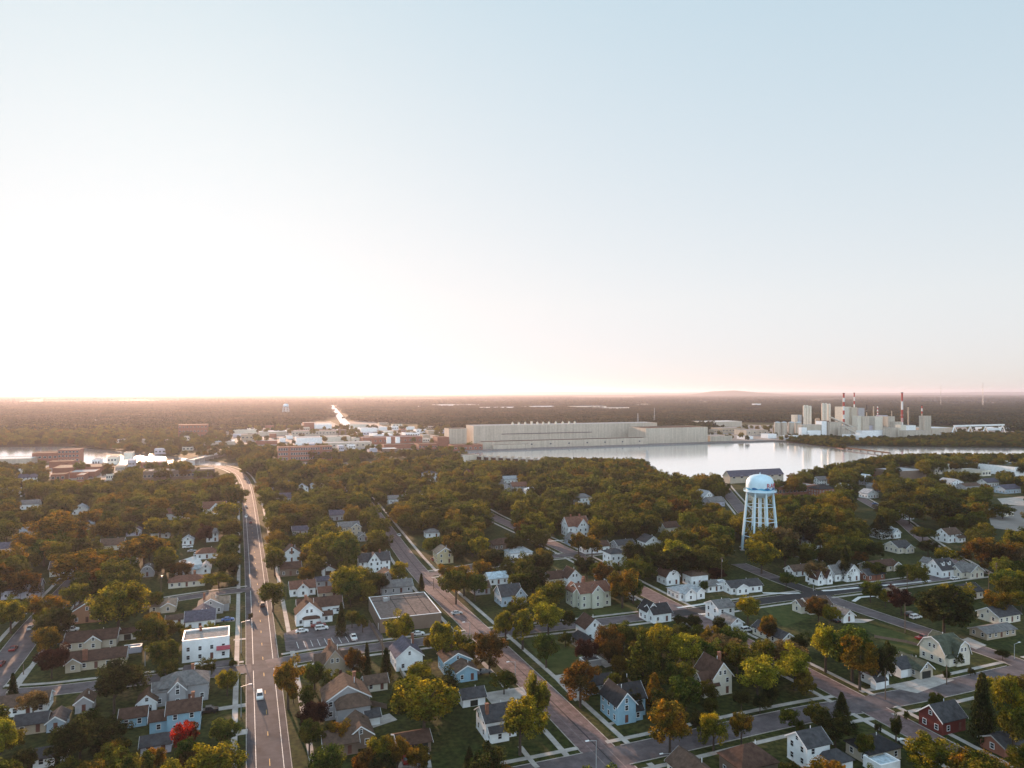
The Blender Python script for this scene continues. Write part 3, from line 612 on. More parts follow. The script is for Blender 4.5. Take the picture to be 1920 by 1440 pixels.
H(1225,1027,10,9,3.4,3.0,'g','y','white','dgrey','dark-roofed white gable right of the porch cottage')
H(1005,932,15,9,6,2.4,'h','x','white','lblue','blue-roofed white house in the middle distance')
H(975,922,14,9,5,3,'g','x','grey','redbrown','red-roofed house beside the blue-roofed one')
H(948,922,9,9,5,3,'g','y','grey','grey','narrow grey house left of the red-roofed one')
H(1097,948,12,9,6,3,'h','x','white','grey','white hip-roofed house alone among the trees')
H(958,906,14,9,4,2.6,'g','x','white','lgrey','white house beneath the dam')
H(1330,942,10,14,5,4,'g','y','white','lgrey','white chapel-like gable left of the tower')
H(1345,950,14,9,4,3,'g','x','lav','grey','grey house beside the chapel-like gable')
H(880,903,9,9,7,5,'g','y','brick','dbrown','dark steep-roofed brick house by the river trees')
H(1045,1098,8,7,3.4,2.4,'g','x','cream','dbrown','cream cottage deep in the central trees')
H(1260,1000,10,8,4,2.6,'g','x','cream','dbrown','cream house half lost in the central trees')
# --- right of that street
H(1262,1097,7,8,4.2,2.6,'m','y','white','dbrown','white barn-roofed cottage left of the grey bungalow')
H(1312,1098,9,7,4.6,1.8,'h','x','white','brown','white house with a brown hip roof')
H(1296,1124,12,9,3.2,2.2,'h','x','white','lgrey','light grey-roofed bungalow with a front gable', wings=[(-1.5,-4.4,5.5,4,3.1,2,'g','y'),(4.2,-3.5,4,4,3.1,1.6,'g','y')])
H(1338,1110,6.5,6,2.8,1.6,'g','x','white','grey','small grey-roofed garage right of the bungalow', name='garage', cat='garage')
H(1358,1108,7,6,3.2,.1,'f','x','white','lgrey','small flat-roofed white building at the corner', name='garage', cat='garage')
H(1400,1112,16,8,3,1.9,'g','x','white','dgrey','long white ranch house with a dark roof', wings=[(-3,-3.6,6,4,3,1.6,'g','y')], rot=-4)
H(1242,1167,8,7.5,3.6,2.6,'g','x','white','black','white house with a black roof by the crossing', wings=[(-2.5,2,5,6,4,3,'g','y')])
H(1362,1166,7.5,8,5.6,1.9,'g','x','white','grey','white two-storey house at the dark crossing')
H(1382,1182,5.5,7,2.8,1.8,'g','y','white','grey','white garage joined to the two-storey white house', name='garage', cat='garage', gar=('f',3.6,2.1,False))
H(1478,1212,5.5,15,2.8,1.8,'g','y','cream','dgrey','dark long-roofed ranch behind the orange shrub')
H(1355,1303,6.5,8.5,5.6,3.8,'g','y','cream','dbrown','cream house with a steep brown roof', wings=[(-4,-1.5,5,6,3.4,3,'g','x')], ch=[(2,0)])
H(1545,1096,7.5,7.5,3.4,3.2,'g','x','white','dbrown','white cottage with twin gables and an arched porch', wings=[(-2.8,-2,3.2,5,3.4,3,'g','y'),(2.8,-2,3.2,5,3.4,3,'g','y')])
H(1505,1080,11,6,2.8,2,'g','x','white','brown','long brown-roofed wing behind the arched cottage')
H(1600,1090,8,8,4.2,3.6,'g','y','white','grey','white house with a tall grey-roofed gable', wings=[(-5,2,7,7,3.6,3.2,'g','x')])
H(1643,1088,11,6.5,2.8,2,'g','x','brick','dgrey','dark-roofed house with red brick walls')
H(1660,1072,17,8,2.8,2,'g','x','beige','dbrown','long brown-roofed ranch behind the brick one', wings=[(7,-3,5,4,2.8,1.6,'g','y')])
H(1780,1082,10,8.5,3.8,4.0,'g','x','white','dgrey','white cape house with two small dormers', dorm=[(-2,-2.2),(2,-2.2)])
H(1832,1084,9,8.5,3.2,2.9,'g','y','cream','grey','cream gabled house joined beside the cape house', wings=[(-5,1,5,6,3,2.4,'g','x')])
H(1750,1067,5,5,3,2,'g','y','white','grey','tiny white gabled shed left of the cape house', name='shed', cat='shed')
H(1668,1010,13,9,3.4,2.6,'g','x','white','lgrey','white house with a pale roof by the right street', wings=[(5,-3,6,5,3.4,2.4,'g','y')])
H(1697,1037,10,9,3.4,2.6,'g','x','cream','dgrey','dark-roofed house with a pale front gable', wings=[(2,-4,6,4,3,1.8,'g','y')])
H(1790,1017,11,8,5,2.8,'g','x','white','brown','bright white house with a brown roof at the right', wings=[(4,-4,6,3,2.8,1,'g','x')])
H(1706,974,8,7,6,2.2,'g','x','white','lblue','tall pale house beside the right street')
H(1513,1022,6,6,3,1.8,'g','x','white','dgrey','left one of two small white garages', name='garage', cat='garage')
H(1534,1031,6,6,3,1.8,'g','x','white','dgrey','right one of two small white garages', name='garage', cat='garage')
H(1540,1150,11,7.5,3.2,2.4,'g','x','cream','brown','brown-roofed cream house at the dark crossing', wings=[(-6,1,4,5,3.1,1.8,'g','x')])
H(1592,1167,5.5,7,2.6,2.0,'g','y','white','grey','white gabled garage behind the lime tree', name='garage', cat='garage')
H(1690,1128,10,8,3,2.2,'h','x','cream','tan','tan-roofed house behind the purple tree')
H(1825,1124,12,8,3.2,2.4,'g','x','cream','dgrey','cream house with a dark roof above the orange tree')
H(1893,1168,12,8.5,3,2.4,'g','x','cream','dgrey','dark-roofed house at the right edge with white walls')
H(1878,1196,15,6.5,2.4,1.2,'g','x','tan','grey','long low grey roof at the right edge')
H(1790,1246,9,9,4.4,3.8,'m','x','cream','green','cream gambrel-roofed house with a dark green roof', wings=[(-1.5,-4.2,4.5,2.6,2.8,1.1,'h','x'),(1.8,-.9,5.8,10.6,4.3,3.6,'m','y')])
H(1708,1268,8.5,7.5,2.8,1.9,'g','x','white','dgrey','white garage with a skylight on the wide drive', name='garage', cat='garage', gar=('f',2.6,2.1,False))
H(1737,1272,5.5,9,2.9,2.2,'g','y','beige','green','beige garage with a dark door', name='garage', cat='garage', gar=('f',3.6,2.2,True))
H(1655,1287,5,6.5,3.4,2.4,'g','y','white','dgrey','small white house behind the rust-gold tree', wings=[(-2,-3.5,4,2,2.6,.8,'g','x')])
H(1789,1374,8.4,6.8,3.6,2.9,'g','x','red','dgrey','dark red cottage with white-trimmed gable')
H(1535,1440,6.8,6.5,5.4,2.2,'g','x','white','dgrey','white two-storey house at the bottom edge', wings=[(3.2,-5.2,5.2,5,3.0,2,'h','x')])
H(1660,1430,10,7,2.8,1.8,'h','x','beige','black','black hip-roofed house at the bottom right')
H(1670,1452,6,5,2.4,.1,'f','x','white','lblue','flat pale-blue-roofed garage at the bottom edge', name='garage', cat='garage', win=False)
H(1425,1470,10,8,4,3.4,'h','y','brown','dbrown','big brown hip roof at the bottom edge')
H(1340,1500,7,13,3,2.4,'g','y','cream','brown','long brown roof cut by the bottom edge')
H(1902,1416,7,6,2.5,1.6,'g','x','brick','dgrey','red brick garage with a white door at the right', name='garage', cat='garage', gar=('f',2.6,2.1,False))
# --- right background
H(1545,910,12,9,5,3,'g','x','white','grey','white house by the brick school')
H(1590,925,10,9,5,3,'g','y','white','lgrey','white gable right of the school roof')
H(1637,934,12,9,4,3,'g','y','white','lgrey','white gabled house with a blue car outside')
H(1645,922,9,8,4,3,'g','y','grey','grey','small grey gable behind the white one')
H(1631,910,8,9,7,3,'g','y','slate','lblue','tall pale blue gable near the river trees')
H(1795,915,16,14,5,3,'g','y','white','lgrey','big pale barn-like building on the right', name='barn', cat='barn')
H(1862,912,16,10,4,3,'g','x','white','slate','white house near the top right yards')
H(1900,925,20,12,4,3,'g','x','slate','slate','slate-roofed hall at the right margin', name='hall', cat='hall')
H(1825,918,20,9,3.5,2,'g','x','grey','brown','brown low house among the top right yards')
H(1550,930,17,12,6,3.5,'h','x','brick','black','brick building with a black hip roof', name='school_building', cat='school')
H(1890,968,12,9,4,2.5,'g','x','cream','grey','cream house beside the gravel yard')
H(1425,985-45,10,8,4,3,'g','x','cream','brown','cream house behind the water tower legs')
# ------------------------------------------------------------------ downtown, mills and the paper works
BLK = []
def span(x0, yb, x1):
    P = G(x0, yb); k = (x1-960)/F; return P, (k*P.y-P.x)/(BX-k*BY)
def blk(label, x0, x1, yb, yt, dep, wall, roof, name='commercial_building', cat='building', wn=0, rows=1, rt='f', rise=0, group=None, trim=False, ax='x'):
    P, L = span(x0, yb, x1); h = CH-(yt-HY)*P.y/F; h = max(h, 3)
    root = empty(name, P, PHI); tag(root, label, cat, group); wl, rf = MB(), MB(); tr = [] if trim else None
    block(wl, rf, tr, L/2, dep/2, L, dep, h-(rise if rt != 'f' else 0), rise, rt, ax, ov=.5)
    wl.build('wall', MW[wall], root); rf.build('roof', MR[roof], root)
    for t_ in tr or []: t_.build('roof_trim', CONC, root)
    if wn:
        ww = min(L/wn*.6, 3.2); hh = min(h/rows*.5, 2.2)
        for r in range(rows):
            for j in range(wn): link('window', window_mesh(round(ww, 1), round(hh, 1), True)[0], root, (L*(j+.5)/wn, 0, h*(r+.5)/rows))
    BLK.append((x0, yt-1, x1, yb, P.y)); landmark((x0+x1)/2, (yb+yt)/2, label)
    return root, L, h
for a in [
 ('broad downtown block with white window columns', 334,389,821,797,45,'brick','dbrown',8,3),
 ('long shed with a pale blue roof in the sun haze', 382,440,835,829,60,'concrete','lblue',0,1),
 ('low brick warehouse before the bright river', 60,108,866,850,30,'brick','brown',5,1),
 ('three-storey brick hall before the bright river', 108,148,867,844,30,'brick','brown',6,3),
 ('brick store with a pale corner at the left', 92,135,878,866,22,'brick','dbrown',0,1),
 ('flat pale-roofed warehouse at the far left', -30,60,872,862,40,'concrete','white',0,1),
 ('very long flat-roofed brick building on the left', 98,190,890,878,40,'brick','tan',0,1),
 ('flat-roofed store beside the left parking area', 130,178,897,886,28,'brick','lgrey',0,1),
 ('long brown office block with a row of windows', 268,402,903,884,22,'brown','gravel',18,1),
 ('square brick store right of the downtown lot', 264,310,882,868,26,'brick','lgrey',3,1),
 ('small two-storey brick store with a lit roof edge', 95,122,903,890,16,'brick','brown',3,1),
 ('pale flat-roofed store at the left under trees', 28,56,896,882,26,'cream','white',0,1),
 ('low building beyond the left river bank', 205,236,831,824,20,'cream','brown',0,1),
 ('tiny white dome-like hall far on the left', 163,179,794,788,30,'white','white',0,1),
 ('white warehouse left of the pale mill offices', 556,604,832,821,40,'white','gravel',0,1),
 ('cream mill block right of the white warehouse', 612,657,831,819,40,'cream','gravel',0,1),
 ('small cream block with two dark windows', 662,680,832,821,25,'cream','gravel',2,1),
 ('long low hall with red roof edge and white bays', 680,792,834,821,40,'brick','slate',12,1),
 ('left of two white square towers in the long hall', 726,733,836,820,8,'white','white',0,1),
 ('right of two white square towers in the long hall', 743,750,836,820,8,'white','white',0,1),
 ('broad white roof behind the long hall', 700,736,822,815,50,'white','white',0,1),
 ('small white block above the broad white roof', 719,737,815,809,30,'cream','white',0,1),
 ('white vehicle depot right of the broad white roof', 760,787,819,812,35,'white','lgrey',6,1),
 ('white retail store left of the far road', 590,622,804,796,50,'white','white',0,1),
 ('brown-fronted store left of the white retail store', 570,589,804,793,50,'brick','gravel',0,1),
 ('white retail shed right of the far road', 677,707,810,803,50,'white','lgrey',0,1),
 ('small white-roofed hut farther right of the far road', 711,726,807,801,30,'white','white',0,1),
 ('row of shops just right of the far road', 655,690,803,796,30,'cream','gravel',0,1),
 ('very long low store below the retail area', 547,635,817,809,50,'concrete','slate',14,1),
 ('glowing flat-roofed store in the sun haze', 437,482,813,806,60,'cream','white',0,1),
 ('second flat store right of the glowing one', 486,540,817,810,60,'concrete','white',0,1),
 ('tan block under the glowing flat stores', 452,475,826,815,25,'tan','gravel',3,1),
 ('low pinkish store at the end of the bridge', 480,520,834,827,30,'brick','lgrey',0,1),
 ('brick mill wing by the cream tower block', 785,820,843,833,30,'brick','dbrown',6,1),
 ('taller brick mill wing by the cream tower block', 820,842,838,820,30,'brick','brick' if False else 'brown',0,1),
 ('dark brick mill wing with a flat roof', 720,785,842,834,26,'brick','black',0,1),
 ('bright white-roofed low mill shed', 714,746,847,842,26,'brown','white',0,1),
 ('grey-roofed mill sheds below the cream block', 610,697,841,831,30,'concrete','lgrey',8,1),
 ('narrow store beside the tree clump downtown', 636,650,816,806,20,'brown','gravel',0,1),
 ('far white warehouse left part of the horizon row', 815,857,763,759,80,'white','white',0,1),
 ('far small white warehouse near the horizon', 786,802,765,762,60,'white','white',0,1),
 ('far white warehouse above the long mill, first', 862,898,762,759,80,'white','white',0,1),
 ('far white warehouse above the long mill, nearest', 908,973,768,764,80,'white','white',0,1),
 ('far twin-roofed white warehouse in the forest', 985,1047,766,762,80,'white','white',0,1),
 ('far cream warehouse right of the twin-roofed one', 1075,1137,766,762,80,'cream','white',0,1),
 ('far pale warehouse in front of the cream one', 1123,1192,769,765,80,'cream','white',0,1),
 ('far pale shed below the grassy mound', 1190,1226,762,759,80,'cream','lgrey',0,1),
 ('cream tower-like block left of the long mill', 842,875,834,804,30,'concrete','dbrown',0,1),
 ('beige storage sheds left of the silos', 1354,1396,812,803,40,'tan','gravel',7,1),
 ('flat white-roofed sheds beyond the pond', 1322,1391,801,791,60,'concrete','white',0,1),
 ('tan low block on the shore left of the silos', 1332,1373,828,818,40,'concrete','gravel',0,1),
 ('low pump house between the tan block and silos', 1400,1440,816,807,40,'concrete','gravel',4,1),
 ('white utility shed below the silos', 1440,1456,822,814,20,'white','lgrey',0,1),
 ('white house-like block far in the right forest', 1416,1427,763,757,30,'white','white',0,1),
 ('long white store right of the conveyor gantry', 1850,1902,807,803,40,'white','white',0,1),
 ('pale blue-roofed hall left of the conveyor gantry', 1748,1790,815,803,50,'concrete','lblue',0,1),
 ('long dark-roofed cream hall near the right shore', 1778,1890,887,870,30,'cream','slate',12,1),
 ('cluttered metal-roofed yard building on the right', 1687,1737,899,884,30,'brown','lgrey',0,1),
 ('white hall with green roof at the right edge', 1903,1960,893,876,40,'white','green',0,1),
 ('orange-roofed shop by the right river trees', 1688,1715,883,876,20,'cream','orange',0,1)]:
    blk(*a[:8], wn=a[8], rows=a[9])
LOW = []
rr_ = random.Random(5); tones = [('white','lgrey','white-walled'),('concrete','white','grey-walled'),('cream','gravel','cream-walled'),('brick','gravel','brick-walled'),('tan','lgrey','tan-walled'),('lav','lblue','lilac-grey')]
SPOTS = [(430,815),(447,819),(470,807),(505,803),(512,821),(530,829),(543,823),(560,812),(575,808),(600,812),(628,812),(690,815),(698,809),(741,806),(756,810),(770,806),(790,812),(800,822),(812,814),(760,822),(795,829),(560,836),(585,840),(640,846),(660,842),(700,848),(402,822),(380,812),(350,826),(318,834),(292,842),(270,832),(300,852),(240,858),(210,868),(225,884),(245,876),(180,873),(150,903),(205,900),(352,845),(410,806),(455,798),(490,793),(720,797),(745,799),(805,804),(830,812),(1362,800),(1405,824),(1345,812),(1420,812),(1900,868),(1850,893),(1760,890),(1648,893)]
for k, (px, py) in enumerate(SPOTS):
    wl_, rf_, ph = tones[rr_.randrange(6)]; w_ = rr_.uniform(9, 22); hgt = rr_.uniform(4.5, 8)*F/ (F*CH/(py-HY)); dsc = ('narrow' if w_ < 12 else 'mid-sized' if w_ < 17 else 'wide')
    nb_ = sorted((l for l in LAND if len(l[2].split()) < 11 and abs(l[0]-px) > 3), key=lambda l: (l[0]-px)**2+4*(l[1]-py)**2)
    for l in nb_:
        lab = f"{dsc} {ph} low building {'just right of' if px > l[0] else 'just left of'} the {l[2]}"
        if lab not in LOW and len(lab.split()) <= 16 and 'low building' not in l[2]: break
    LOW.append(lab); blk(lab, px-w_/2, px+w_/2, py, py-hgt, rr_.uniform(14, 30), wl_, rf_, name='low_building', wn=rr_.choice((0, 3, 5)))
rt_, L, h = blk('enormous long paper mill hall across the pond', 888,1232,834,798.6,42,'concrete','lgrey', name='factory_building', cat='factory', trim=True)
for j, x in enumerate((967,979,991,1003,1014,1025,1036,1049,1062,1074,1085)):
    P, t = span(888, 834, x); m = MB(); m.box(t-1.5, t+1.5, 14, 17, h-.2, h+5.5 if j == 3 else h+3.6); m.cyl((t, 15.5, h+3.6), (t, 15.5, h+5.2), .6, n=8); m.build('roof_vent', MW['cream'], rt_)
m = MB(); m.box(50, L*.62, -.6, 0, h*.52, h*.52+1); m.build('pipe_run', MR['slate'], rt_)
blk('low annex along the foot of the long mill', 905,1215,842,829,26,'concrete','brown', name='factory_building', cat='factory', wn=9)
blk('white-roofed low annex at the left of the mill', 925,995,844,834.5,12,'concrete','brown', name='factory_building', cat='factory')
blk('brick boiler house at the left end of the mill', 850,905,847,835,26,'brick','dbrown', name='factory_building', cat='factory', wn=6)
blk('big windowless right hall of the paper mill', 1211,1327,832,803,60,'concrete','dbrown', name='factory_building', cat='factory')
# riverside brick mill with banded windows
rt_, L, h = blk('three-storey brick mill with long window bands over the river', 521,623,866,839,24,'brick','dbrown', name='mill_building', cat='mill')
for r in range(3):
    for j in range(22):
        if j in (4, 17): continue
        link('window', window_mesh(2.1, 2.9, True)[0], rt_, (L*(j+.6)/22.2, 0, h*(r+.55)/3.1+.5))
m = MB()
for j in range(18): m.box(L*j/17.5, L*j/17.5+.5, .3, .8, -2, .3)
m.build('piling', MW['concrete'], rt_)
# church, school
rt_, L, h = blk('long stone church with slate roof behind the tower', 1369,1469,907,884,11,'beige','slate', name='church', cat='church', rt='g', rise=5, trim=True, wn=7)
rt_, L, h = blk('red brick school with flat roof beside the tower', 1453,1533,931,914,24,'brick','gravel', name='school_building', cat='school', wn=12)
m = MB(); m.cyl((L*.62, 12, h), (L*.62, 12, h+7), .8, .65, n=12); m.build('chimney', BRICKM, rt_)
# embankment wall, causeway, dam
ribbon('embankment', resample([G(*p) for p in [(840,853),(875,847),(1000,843),(1200,836),(1325,831.5),(1450,827.5),(1490,829)]], 12), -3, 3, 0, MR['grey'], 'grey concrete embankment at the foot of the mill', h=2.2, kind='structure')
ribbon('causeway', resample([G(*p) for p in [(1480,829),(1530,833),(1560,837),(1590,842.5)]], 10), -7, 7, 0, SOIL, 'overgrown causeway running into the pond', h=1.2)
def bar(name, a, b, wdt, z0, z1, m, label, cat, rail=0):
    """a straight deck between two ground points, with piers under it"""
    d = b-a; L = d.length; an = math.atan2(d.y, d.x); r = tag(empty(name, (a.x, a.y, 0), an), label, cat); k = MB(); k.box(0, L, -wdt/2, wdt/2, z1-.6, z1); k.build('deck', m, r)
    n = max(3, int(L/14))
    for i in range(n+1):
        q = MB(); q.box(L*i/n-.5, L*i/n+.5, -wdt/2+.2, wdt/2-.2, z0, z1-.601); q.build('pier', CONC, r)
    for s in (-1, 1):
        q = MB(); q.box(0, L, s*wdt/2-.12, s*wdt/2+.12, z1+.001, z1+.9); q.build('parapet', m, r)
    landmark(*PX((a+b)/2), label); return r
bar('footbridge', G(1588,843), G(1668,853), 3.5, -.5, 2.6, SOIL, 'low dark footbridge from the causeway to the near shore', 'bridge')
bar('road_bridge', G(357,869), G(432,851), 11, -.5, 4.5, CONC, 'pale road bridge crossing the left river', 'bridge')
a, b = G(893,861), G(1018,868); d = b-a; L = d.length; r = tag(empty('dam', (a.x, a.y, 0), math.atan2(d.y, d.x)), 'concrete dam with square piers between dark gates', 'dam')
k = MB(); k.box(0, L, 0, 3, -.5, 3.2); k.build('gate_wall', MR['dbrown'], r); k = MB(); k.box(0, L, -.5, 4, 3.2, 4.0); k.build('walkway', CONC, r)
for i in range(10): k = MB(); k.box(L*i/9-1.1, L*i/9+1.1, -3, 4.4, -.5, 6.2); k.build('pier', MW['concrete'], r)
blk('small stone gatehouse at the left end of the dam', 868,893,863,853,12,'concrete','dbrown')
FARR = resample([G(*p) for p in [(622,760),(628,768),(640,785),(655,803),(672,821),(690,836)]], 20)
ribbon('road', FARR, -13, 13, .03, CONCW, 'far straight road climbing to the horizon')
ribbon('road', resample([G(*p) for p in [(1270,796),(1300,786),(1340,778),(1348,772)]], 20), -8, 8, .035, CONC, 'far pale road on the forest slope')
MEADS = [[(1240,757),(1330,750),(1400,752),(1330,760)],[(860,752),(990,750),(1010,753),(880,756)],[(1480,750),(1620,748),(1640,751),(1500,754)],[(150,758),(260,755),(270,759),(170,762)],[(1760,757),(1880,754),(1900,758),(1780,761)],[(700,770),(780,768),(790,772),(705,774)],
 [(20,750),(130,748),(140,750),(40,752)],[(300,768),(350,766),(360,770),(305,772)],[(520,747),(700,746),(720,748),(540,749)],[(1000,773),(1050,771),(1060,774),(1005,776)],[(1380,770),(1430,768),(1440,772),(1385,774)],[(1650,744),(1850,743),(1860,745),(1660,746)],[(1050,744),(1220,743),(1240,745),(1060,746)],[(1790,776),(1850,773),(1870,778),(1800,781)],[(90,785),(130,783),(140,786),(95,789)]]
for k_, q_ in enumerate(MEADS): poly('meadow', q_, (FIELD, GRAVEL, DRYF)[k_ % 3], .012, 'far clearing number %d from the list of pale fields' % k_ if False else ('pale ' if k_ % 2 else 'green ')+'clearing in the far forest')
for nm, pts, m, lab in [('gravel_yard', [(870,832),(1210,822),(1335,822),(1330,830),(1200,836),(1000,843),(875,847)], GRAVEL, 'mill yard of pale gravel'),
   ('gravel_yard', [(1325,828),(1340,795),(1480,798),(1760,800),(1780,815),(1600,826),(1480,829),(1450,827)], GRAVEL, 'paper works yard of pale gravel'),
   ('gravel_yard', [(430,805),(560,800),(740,805),(830,818),(842,834),(780,846),(640,846),(440,838)], GRAVEL, 'downtown lots of pale gravel'),
   ('gravel_yard', [(560,792),(620,790),(640,800),(600,806),(560,806)], GRAVEL, 'retail parking of pale gravel'),
   ('gravel_yard', [(60,872),(200,872),(265,880),(262,897),(170,905),(100,900),(60,890)], GRAVEL, 'downtown parking area by the left river'),
   ('gravel_yard', [(1760,812),(1790,800),(1900,800),(1940,812)], GRAVEL, 'log yard below the gantry'),
   ('gravel_yard', [(640,790),(700,790),(730,805),(660,812)], GRAVEL, 'pale ground right of the far road'),
   ]:
    poly(nm, pts, m, .012, lab)
# paper works: cylinders, blocks and striped stacks
def cylt(label, x, r_px, yb, yt, m, name, cat, bands=None, cap=False, n=20, taper=1.0, group=None, yreal=None):
    yr = yreal or yb; P = G(x, yr); s = S(yr); h = CH-(yt-HY)*P.y/F; rad = r_px*s
    root = tag(empty(name, P), label, cat, group); landmark(x, (yb+yt)/2, label)
    if bands:
        mats = list(dict.fromkeys(bands)); mb = MB(); nb = len(bands)
        z0 = h*.0
        for i, c in enumerate(bands):
            za, zb = h*(i/nb), h*((i+1)/nb); ra, rb = rad*(1+(taper-1)*i/nb), rad*(1+(taper-1)*(i+1)/nb)
            mb.cyl((0, 0, za), (0, 0, zb), ra, rb, n, mats.index(c), caps=(i == nb-1))
        mb.build('shaft', [MB_[c] for c in mats], root)
        k = MB(); k.cyl((0, 0, h+.01), (0, 0, h+1.4), rad*taper*1.25, n=n); k.build('rim', MB_['k'], root)
        for i in (1, 3): k = MB(); k.cyl((0, 0, h*(.3+.17*i)), (0, 0, h*(.3+.17*i)+.5), rad*1.5, n=n); k.build('platform', STEEL, root)
    else:
        mb = MB(); mb.cyl((0, 0, 0), (0, 0, h), rad, rad*taper, n, 0); mb.build('drum', m, root)
        k = MB(); k.cyl((0, 0, h+.01), (0, 0, h+1.5), rad*taper*.98, rad*.25, n); k.build('cap', MR['lblue'] if cap else m, root)
        k = MB(); k.box(-rad*1.1, -rad*1.0, -.4, .4, 0, h); k.build('ladder', STEEL, root)
    BLK.append((x-r_px, yt, x+r_px, yb, P.y)); return root
MB_ = dict(r=mat('stack_red', (.38,.05,.04), .7, .15), w=mat('stack_white', (.7,.7,.7), .7, .1), t=mat('stack_tan', (.4,.33,.25), .8, .15), k=mat('soot', (.03,.028,.028), .9, 0), p=mat('stack_pink', (.5,.3,.3), .8, .2))
PW = 817
for lab, x0, x1, yb, yt, dep, wl, rf in [
 ('narrow white block at the left of the works', 1490,1496,815,778,10,'cream','gravel'), ('narrow blue-grey block at the left of the works', 1498,1503,815,778,10,'slate','gravel'),
 ('tall pale boiler block behind the first striped stack', 1584,1595.5,PW,763,26,'cream','gravel'), ('second tall boiler block with a rosy side', 1596.5,1606.5,PW,764,26,'beige','gravel'),
 ('grey upper block with roof ducts', 1609,1621,PW-1,765,22,'grey','dgrey'), ('square block below the grey upper block', 1608,1616,PW+1,780,14,'cream','gravel'),
 ('plain square block in the middle of the works', 1618,1630,PW+1,781,18,'concrete','gravel'), ('pale block left of the dark recess', 1641,1655.5,PW,781,20,'cream','gravel'),
 ('dark recessed block between two pale ones', 1656,1664.5,PW-1,779,18,'lav','black'), ('pale block right of the dark recess', 1665.5,1678,PW,781,20,'concrete','gravel'),
 ('lower block left of the thick striped stack', 1678.5,1691,PW+.5,791,20,'concrete','gravel'), ('front white block with dark vertical strips', 1541,1550,PW+2,790,16,'white','gravel'),
 ('large blank front block of the paper works', 1556,1578,PW+2,792,22,'concrete','gravel'), ('dark strip block between two front blocks', 1551,1555,PW+1,789,16,'brown','black'),
 ('long low block across the middle of the works', 1616,1669,PW+4,808,14,'white','gravel'), ('mid block below the thick striped stack', 1670,1688,PW+4,802,18,'concrete','gravel'),
 ('tower-like block before the thick striped stack', 1689,1699,PW+4,797,12,'cream','gravel'), ('low wing right of the tower-like block', 1699.5,1717,PW+2,798,16,'white','gravel'),
 ('lowest right wing of the paper works', 1698,1740,PW+5,808,14,'concrete','gravel'), ('square front pump house of the works', 1612,1630,PW+8,812,10,'white','gravel'),
 ('low white front wing by the shore trees', 1587,1611,PW+7,815,10,'white','gravel'), ('tall open block at the right end of the works', 1733,1746,PW+1,780,12,'concrete','gravel'),
 ('low pipe hall between the silos and the towers', 1505,1540,PW+3,797,20,'concrete','lgrey'), ('pale service block below the pipe hall', 1515,1539,PW+5,808,10,'white','lgrey'),
 ('low white shed at the shore below the silos', 1470,1500,PW+7,817,10,'white','lgrey'), ('bright white front block right of the silos', 1503,1513,PW+5,802,8,'white','white'),
 ('flat hall behind the long low block', 1625,1668,PW,798,14,'lav','lgrey'), ('long flat shed in front of the boiler blocks', 1579,1607,PW+3,801,10,'concrete','lblue')]:
    blk(lab, x0, x1, yb, yt, dep, wl, rf, name='factory_building', cat='factory')
for i, (x, lab) in enumerate(((1458, 'leftmost of four squat pale silos'), (1470, 'second from left of four squat pale silos'), (1484, 'third from left of four squat pale silos'), (1497, 'rightmost of four squat pale silos'))):
    cylt(lab, x, 5.8, 818, 792, MW['concrete'], 'silo', 'silo', cap=True, group='squat pale silos in a row')
for lab, x, yt in (('left tall silo of the twin-tower pair', 1508.5, 761), ('second tall silo of the left cluster', 1513.5, 761), ('right tall silo of the left cluster', 1519, 762), ('left tall silo of the right cluster', 1543.5, 757), ('middle tall silo of the right cluster', 1549, 757), ('right tall silo of the right cluster', 1555, 758)):
    cylt(lab, x, 2.5, 816, yt, MW['cream'], 'storage_tower', 'tower', group='tall banded storage towers')
cylt('round tan tank left of the tall right silos', 1533, 4, 815, 785, MW['tan'], 'tank', 'tank'); cylt('small white tank right of the bright block', 1517, 3, 822, 810, MW['white'], 'tank', 'tank')
cylt('tall stack with wide red and white bands at the left', 1582, 1.9, 817, 738, None, 'smokestack', 'smokestack', bands='wrwrwrwrwr', taper=.85)
cylt('thinner striped stack above the boiler blocks', 1601.7, 1.2, 820, 737.6, None, 'smokestack', 'smokestack', bands='wwwwwwrwrwr', taper=.9, yreal=813)
cylt('thick red-topped stack at the right', 1691.4, 2.0, 817, 737, None, 'smokestack', 'smokestack', bands='wpwprrwwrr', taper=.8, yreal=815)
cylt('short red and white stack at the right end', 1728.6, 1.2, 817, 761, None, 'smokestack', 'smokestack', bands='ttttttttrwr', taper=.9, yreal=814)
cylt('slim little striped stack in the middle', 1645.6, 1.0, 817, 762, None, 'smokestack', 'smokestack', bands='wwwwwwwwwwwrwrwrw', taper=.9, yreal=813)
cylt('plain tan stack right of the thick one', 1703, 1.3, 817, 763, None, 'smokestack', 'smokestack', bands='tttt', taper=.9, yreal=813)
cylt('tan stack left of the little striped one', 1638, 1.2, 817, 761, None, 'smokestack', 'smokestack', bands='tttt', taper=.9, yreal=812)
cylt('short dark stack above the grey block', 1625, 1.0, 817, 760, None, 'smokestack', 'smokestack', bands='tttk', taper=.9, yreal=812)
cylt('short thin pale stack on the works roofs', 1672, .8, 817, 770, None, 'smokestack', 'smokestack', bands='tt', taper=.9, yreal=812)
cylt('pale hopper tank at the right end of the works', 1727, 3, 817, 786, MW['cream'], 'tank', 'tank', yreal=814)
